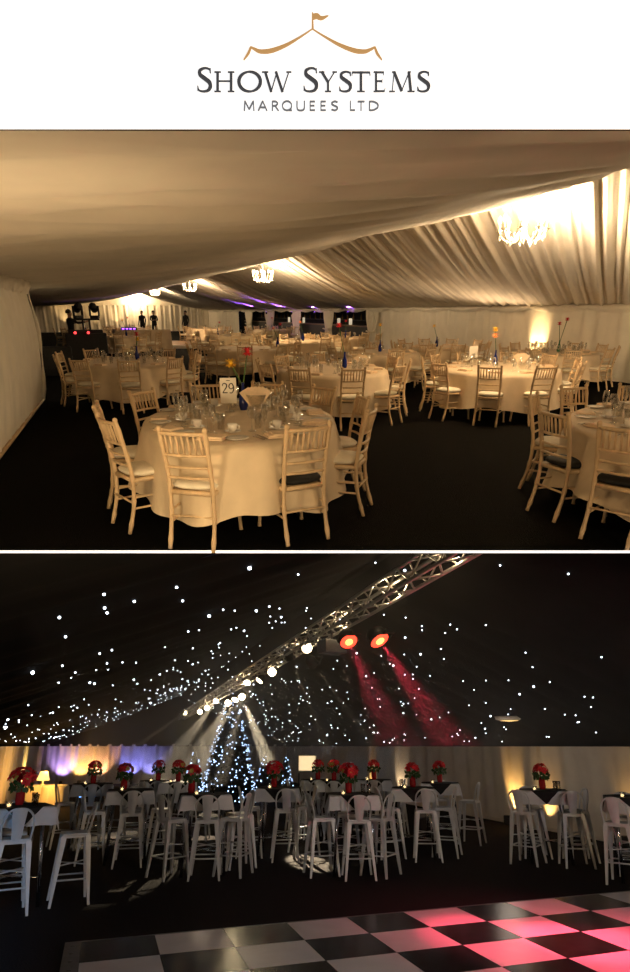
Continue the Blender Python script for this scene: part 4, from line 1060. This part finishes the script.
A_ = 'the near left table'
hightable(18, 806, A_, [(.02, -.66, 5, 'back to the viewer at'), (.92, -.25, 95, 'seen side on right of'), (-.02, .60, 180, 'on the far side of')], fl=1, flo=(.02, .05), rot=12, extra=((.2, .1), (.15, -.2)))
hightable(131, 790, 'the table with paired red bouquets', [(.05, -.65, 0, 'back to the viewer at'), (-.72, .0, -90, 'left of'), (.7, .1, 90, 'right of'), (.1, .65, 180, 'behind')], fl=0, flo=(-.12, .05))
q = L.z(137, 790, 1.06)
hightable(205, 794, 'the table left of the tree', [(.08, -.66, -4, 'back to the viewer at'), (-.62, -.45, -55, 'front left of'), (.62, -.40, 65, 'front right of'), (.75, .55, 110, 'back right of')], fl=0, flo=(-.2, .1), rot=5, extra=((.1, -.1),))
hightable(279, 788, 'the table right of the tree', [(.15, -.62, 4, 'back to the viewer at'), (-.65, .0, -90, 'left of'), (.6, .35, 110, 'right of')], fl=1, flo=(-.1, .1), rot=-6)
hightable(351, 794, 'the central table with large bouquet', [(-.60, -.30, -75, 'seen from behind left of'), (.12, -.62, 8, 'back to the viewer at'), (.55, -.25, 60, 'front right of'), (-.1, .65, 180, 'behind')], fl=1, flo=(-.02, .1), rot=8, extra=((.2, .1), (.28, .0)))
hightable(413, 788, 'the table right of centre', [(.25, -.60, 5, 'back to the viewer at'), (-.60, -.3, -70, 'left of'), (.7, .15, 80, 'right of')], fl=2, flo=(0, .1), rot=0, extra=((-.2, .1),))
hightable(440, 783, 'the rear table by right drape', [(.72, -.05, 75, 'turned sideways right of'), (0, .6, 180, 'behind')], fl=2, flo=(0, .1))
hightable(543, 790, 'the table by orange wall light', [(-.45, -.50, -20, 'front left of'), (.50, -.48, 15, 'front right of'), (.62, .35, 110, 'lit from behind, right of'), (-.3, .62, 190, 'back left of')], fl=2, flo=(0, .05), rot=4, extra=((.2, .1), (.25, .02)))
hightable(632, 797, 'the table at the right edge', [(-.30, -.55, -10, 'front left of'), (-.15, .62, 185, 'behind')], fl=None, rot=6)
for k, (px, py, ds) in enumerate(((93, 784, 'the far table by violet drape'), (158, 781, 'the far middle left table'), (178, 782, 'the far table by small tree'), (318, 780, 'the far table by lit panel'), (334, 781, 'the far table behind the central'), (374, 780, 'the far table near right drape'))):
    hightable(px, py, ds, [(-.6, -.2, -80, 'left of'), (.6, -.1, 80, 'right of'), (0, -.62, 0, 'back to the viewer at')], fl=2 if k % 2 else 0, lod=1)

# Christmas trees with fairy lights
def tree(px, py, h, r_, nl, label, seed):
    q = L.z(px, py); rr = random.Random(seed)
    tr = MB(); tr.tube([(0, 0, 0), (0, 0, h * .97)], [.05 * h / 3, .01], 8)
    pot = MB(); pot.lathe([(.16 * h / 3 + .03, 0), (.2 * h / 3 + .03, .2 * h / 3), (.18 * h / 3, .2 * h / 3)], n=14)
    fo = MB()
    nf = int(900 * (h / 3.5) ** 1.2)
    for k in range(nf):
        t = (k + rr.random()) / nf; t = 1 - (1 - t) ** .62; z = h * (.07 + .93 * t); rad = r_ * (1 - t) ** .85 + .03; a = k * 2.39996
        d = Vector((math.cos(a), math.sin(a), -.25)); s_ = Vector((-math.sin(a), math.cos(a), 0)); c = Vector((0, 0, z)); tip = c + d * rad * rr.uniform(.75, 1.05)
        wd = .05 + .10 * rad; mid_ = c.lerp(tip, .6)
        fo.quad([c.lerp(tip, .1), mid_ + s_ * wd, tip, mid_ - s_ * wd]); fo.quad([c.lerp(tip, .2), mid_ + Vector((0, 0, wd * .6)), tip, mid_ - Vector((0, 0, wd * .6))])
    parts = [P('foliage', fo, X['fir']), P('trunk', tr, X['bark']), P('pot', pot, X['black'])]
    lights = []
    for k in range(nl):
        t = 1 - (1 - rr.random()) ** .6; z = h * (.06 + .93 * t); rad = (r_ * (1 - t) ** .85 + .04) * rr.uniform(.85, 1.06); a = rr.uniform(0, 2 * PI)
        lights.append(Vector((rad * math.cos(a), rad * math.sin(a), z - .22 * rad)))
    rest = MB()
    ff = -Vector((q.x - L.eye.x, q.y - L.eye.y, 0)).normalized()
    lights.sort(key=lambda p: -p.dot(ff))
    one = MB(); one.ball((0, 0, 0), .022, 6, 4); one = one.mesh('fairy_light', X['fairy'])
    for p in lights[:100]: parts.append(('fairy_light', one, [], Matrix.Translation(p)))
    for p in lights[100:]: rest.ball(p, .021, 5, 3)
    e = inst(parts, 'christmas_tree', label, 'tree', place(L, (q.x, q.y, 0)))
    if len(lights) > 100:
        o = link('fairy_lights', rest.mesh('fairy_lights', X['fairy']), e); o['kind'] = 'stuff'
tree(228, 803, 3.75, .95, 420, 'tall dark Christmas tree covered in blue white fairy lights', 4)
tree(192, 800, 1.62, .42, 90, 'small lit Christmas tree left of the tall one', 5)
tree(264, 800, 1.5, .36, 60, 'small lit Christmas tree just right of the tall one', 6)
tree(285, 798, 1.45, .33, 50, 'small lit Christmas tree farthest right behind the vase table', 8)

# lamp on a clothed round table at the far left, second one beside it
for k, (px, wd) in enumerate(((53, 'right, under the lit lampshade'), (31, 'left, against the glowing drape'))):
    q = L.z(px, 806); mb = MB()
    mb.grid(lambda i, j: ((.40 + .06 * max(0, j - .3) + .03 * math.sin(i * 2 * PI * 12) * max(0, j - .3)) * min(1, j / .3) * math.cos(2 * PI * i), (.40 + .06 * max(0, j - .3) + .03 * math.sin(i * 2 * PI * 12) * max(0, j - .3)) * min(1, j / .3) * math.sin(2 * PI * i), .60 if j < .3 else .60 - .58 * (j - .3) / .7), 72, 14)
    single('clothed_side_table', mb.mesh('clothed_side_table', X['ylw']), 'round cloth draped side table at far left, %s' % wd, 'table', place(L, (q.x, q.y, 0)), 'cloth draped side tables')
    if k == 0:
        b = MB(); b.lathe([(.08, 0), (.08, .02), (.02, .04), (.03, .10), (.015, .16), (.015, .24)], n=12); s_ = MB(); s_.lathe([(.19, .14), (.11, .40), (.105, .40), (.185, .14)], n=20)
        inst([P('base', b, X['brass']), P('lamp_shade', s_, X['shade'])], 'table_lamp', 'lit table lamp with cream shade at far left', 'lamp', place(L, (q.x - .38, q.y, .602)))
        lamp('table_lamp_glow', 'POINT', L, (q.x - .25, q.y - .05, 1.2), 40, (1, .52, .13), size=.1)
        lamp('table_lamp_glow', 'POINT', L, (q.x - .25, q.y - .9, .75), 45, (1, .48, .10), size=.1)
# lit panel at the far middle
q = L.z(307, 797); mb = MB(); mb.box((0, 0, 1.15), (.66, .04, .56), bev=.01); m2 = MB(); m2.box((-.3, .03, .4), (.05, .05, .8)); m2.box((.3, .03, .4), (.05, .05, .8)); m3 = MB(); m3.box((0, -.012, 1.15), (.6, .03, .5))
inst([P('panel', mb, X['pale']), P('post', m2, X['black']), P('lit_face', m3, X['lit'])], 'lit_panel', 'small lit cream panel glowing behind the far tables', 'panel', place(L, q, L.face(q)))
# blue lights along the stage edge
q0, q1 = L.z(40, 801), L.z(120, 800)
mb = MB(); mb.box((0, 0, .12), (3.6, 1.2, .22)); m2 = MB()
for k in range(9): m2.box((-1.6 + k * .4 + random.uniform(-.1, .1), -.615, .17), (random.uniform(.06, .30), .02, .05))
mid = (q0 + q1) / 2; 
inst([P('deck', mb, X['black']), P('blue_light_strip', m2, X['blueled'])], 'low_stage', 'low black stage edged with blue lights at far left', 'stage', place(L, mid, L.face(mid)))

# lights of the dark marquee
def wallwash(px, py, v, pw, col, label, ang=60, u=None):
    q = L.v(px, py, v) if u is None else L.u(px, py, u)
    mb = MB(); mb.lathe([(.08, 0), (.09, .03), (.08, .2), (.0005, .17)], n=12); m2 = MB(); m2.lathe([(.06, .18), (.0005, .19)], n=12)
    inst([P('can', mb, X['black']), P('lens', m2, X['lens'] if col[2] < .6 else X['blueled'])], 'wall_washer', label, 'uplighter', place(L, (q.x, q.y, 0)), 'wall washers in the dark marquee')
    dx, dy = ((.15 if v and v > 0 else -.15), 0) if u is None else (0, .15)
    lamp('wall_washer_beam', 'SPOT', L, (q.x, q.y, .22), pw, col, (q.x + (.9 if dx > 0 else -.9 if dx < 0 else 0), q.y + dy * 5, 1.5 if dx else 1.6), ang + 15, .8, .04)
OR_ = (1, .52, .13)
wallwash(507, 815, VW2 - .28, 130, OR_, 'uplighter making the orange stripe left of the bouquet on right wall', 50)
wallwash(541, 822, VW2 - .28, 40, OR_, 'uplighter glowing low behind the right table', 60)
wallwash(625, 830, VW2 - .28, 30, OR_, 'uplighter behind the table at the right edge', 60)
wallwash(366, 800, VW2 - .28, 40, OR_, 'uplighter on the right wall drape above the central table', 50)
wallwash(395, 804, VW2 - .28, 50, (1, .7, .4), 'dim uplighter on the right wall drape behind the middle tables', 70)
wallwash(28, 800, VL2 + .3, 420, (1, .62, .16), 'strong yellow uplighter at the far left drape', 60)
for k, (px, c_, pw_) in enumerate(((60, (.55, .35, 1), 110), (78, OR_, 170), (97, (1, .45, .2), 200), (130, (.25, .25, 1), 130), (150, (.3, .3, 1), 80))):
    wallwash(px, 790, None, pw_, c_, 'end wall uplighter, %s' % ['leftmost violet', 'second, orange', 'third, amber', 'fourth, blue', 'fifth, blue'][k], 75, u=UE2 - .5)
# added unseen fill lamps: cool front, dim right wall, red dance floor
lamp('added_cool_fill', 'SPOT', L, (-1.6, 1.6, 2.3), 620, (.30, .60, 1), (1.0, 10, .6), 75, .8, .15)
lamp('added_cool_fill', 'SPOT', L, (4.6, 1.8, 2.4), 100, (.80, .86, 1), (5.2, 11, .6), 75, .8, .15)
lamp('red_par', 'SPOT', L, (5.6, 2.6, 2.4), 1300, (1, .045, .11), (4.6, 4.9, 0), 52, 1, .1)  # added lamp standing in for the red of the truss spots
lamp('pale_par', 'SPOT', L, (2.6, 2.4, 2.6), 60, (.85, .85, 1), (2.0, 5.9, 0), 90, .9, .08)
lamp('wash', 'POINT', L, (7.6, 11.0, 1.5), 9, (1, .82, .66), size=.3)

# haze in the beams
hz = bpy.data.materials.new('thin_haze'); hz.use_nodes = True; nt = hz.node_tree
nt.nodes.remove(nt.nodes['Principled BSDF']); vs = nt.nodes.new('ShaderNodeVolumeScatter'); vs.inputs['Density'].default_value = .025; vs.inputs['Anisotropy'].default_value = .35
nt.links.new(vs.outputs['Volume'], nt.nodes['Material Output'].inputs['Volume'])
mb = MB(); 
mb.prism([(4.3, 1.75), (12.5, 1.75), (14.5, .75), (31, .75), (31, 3.9), (4.3, 3.9)], 9.0, Matrix(((0, 0, 1, 0), (1, 0, 0, 0), (0, 1, 0, 0), (0, 0, 0, 1)))); me = mb.mesh('haze', hz)
me2 = bmesh.new(); me2.from_mesh(me); 
HM = Matrix.Translation((-.6, 0, 0))
me2.transform(HM)
bmesh.ops.bisect_plane(me2, geom=list(me2.verts) + list(me2.edges) + list(me2.faces), plane_co=L.Mi @ Cut, plane_no=L.Mi.to_3x3() @ CutN, clear_outer=True)
bmesh.ops.holes_fill(me2, edges=[e for e in me2.edges if e.is_boundary]); me2.to_mesh(me); me2.free()
single('haze', me, 'thin stage haze hanging around the truss light beams', 'haze', L.M, kind='stuff')
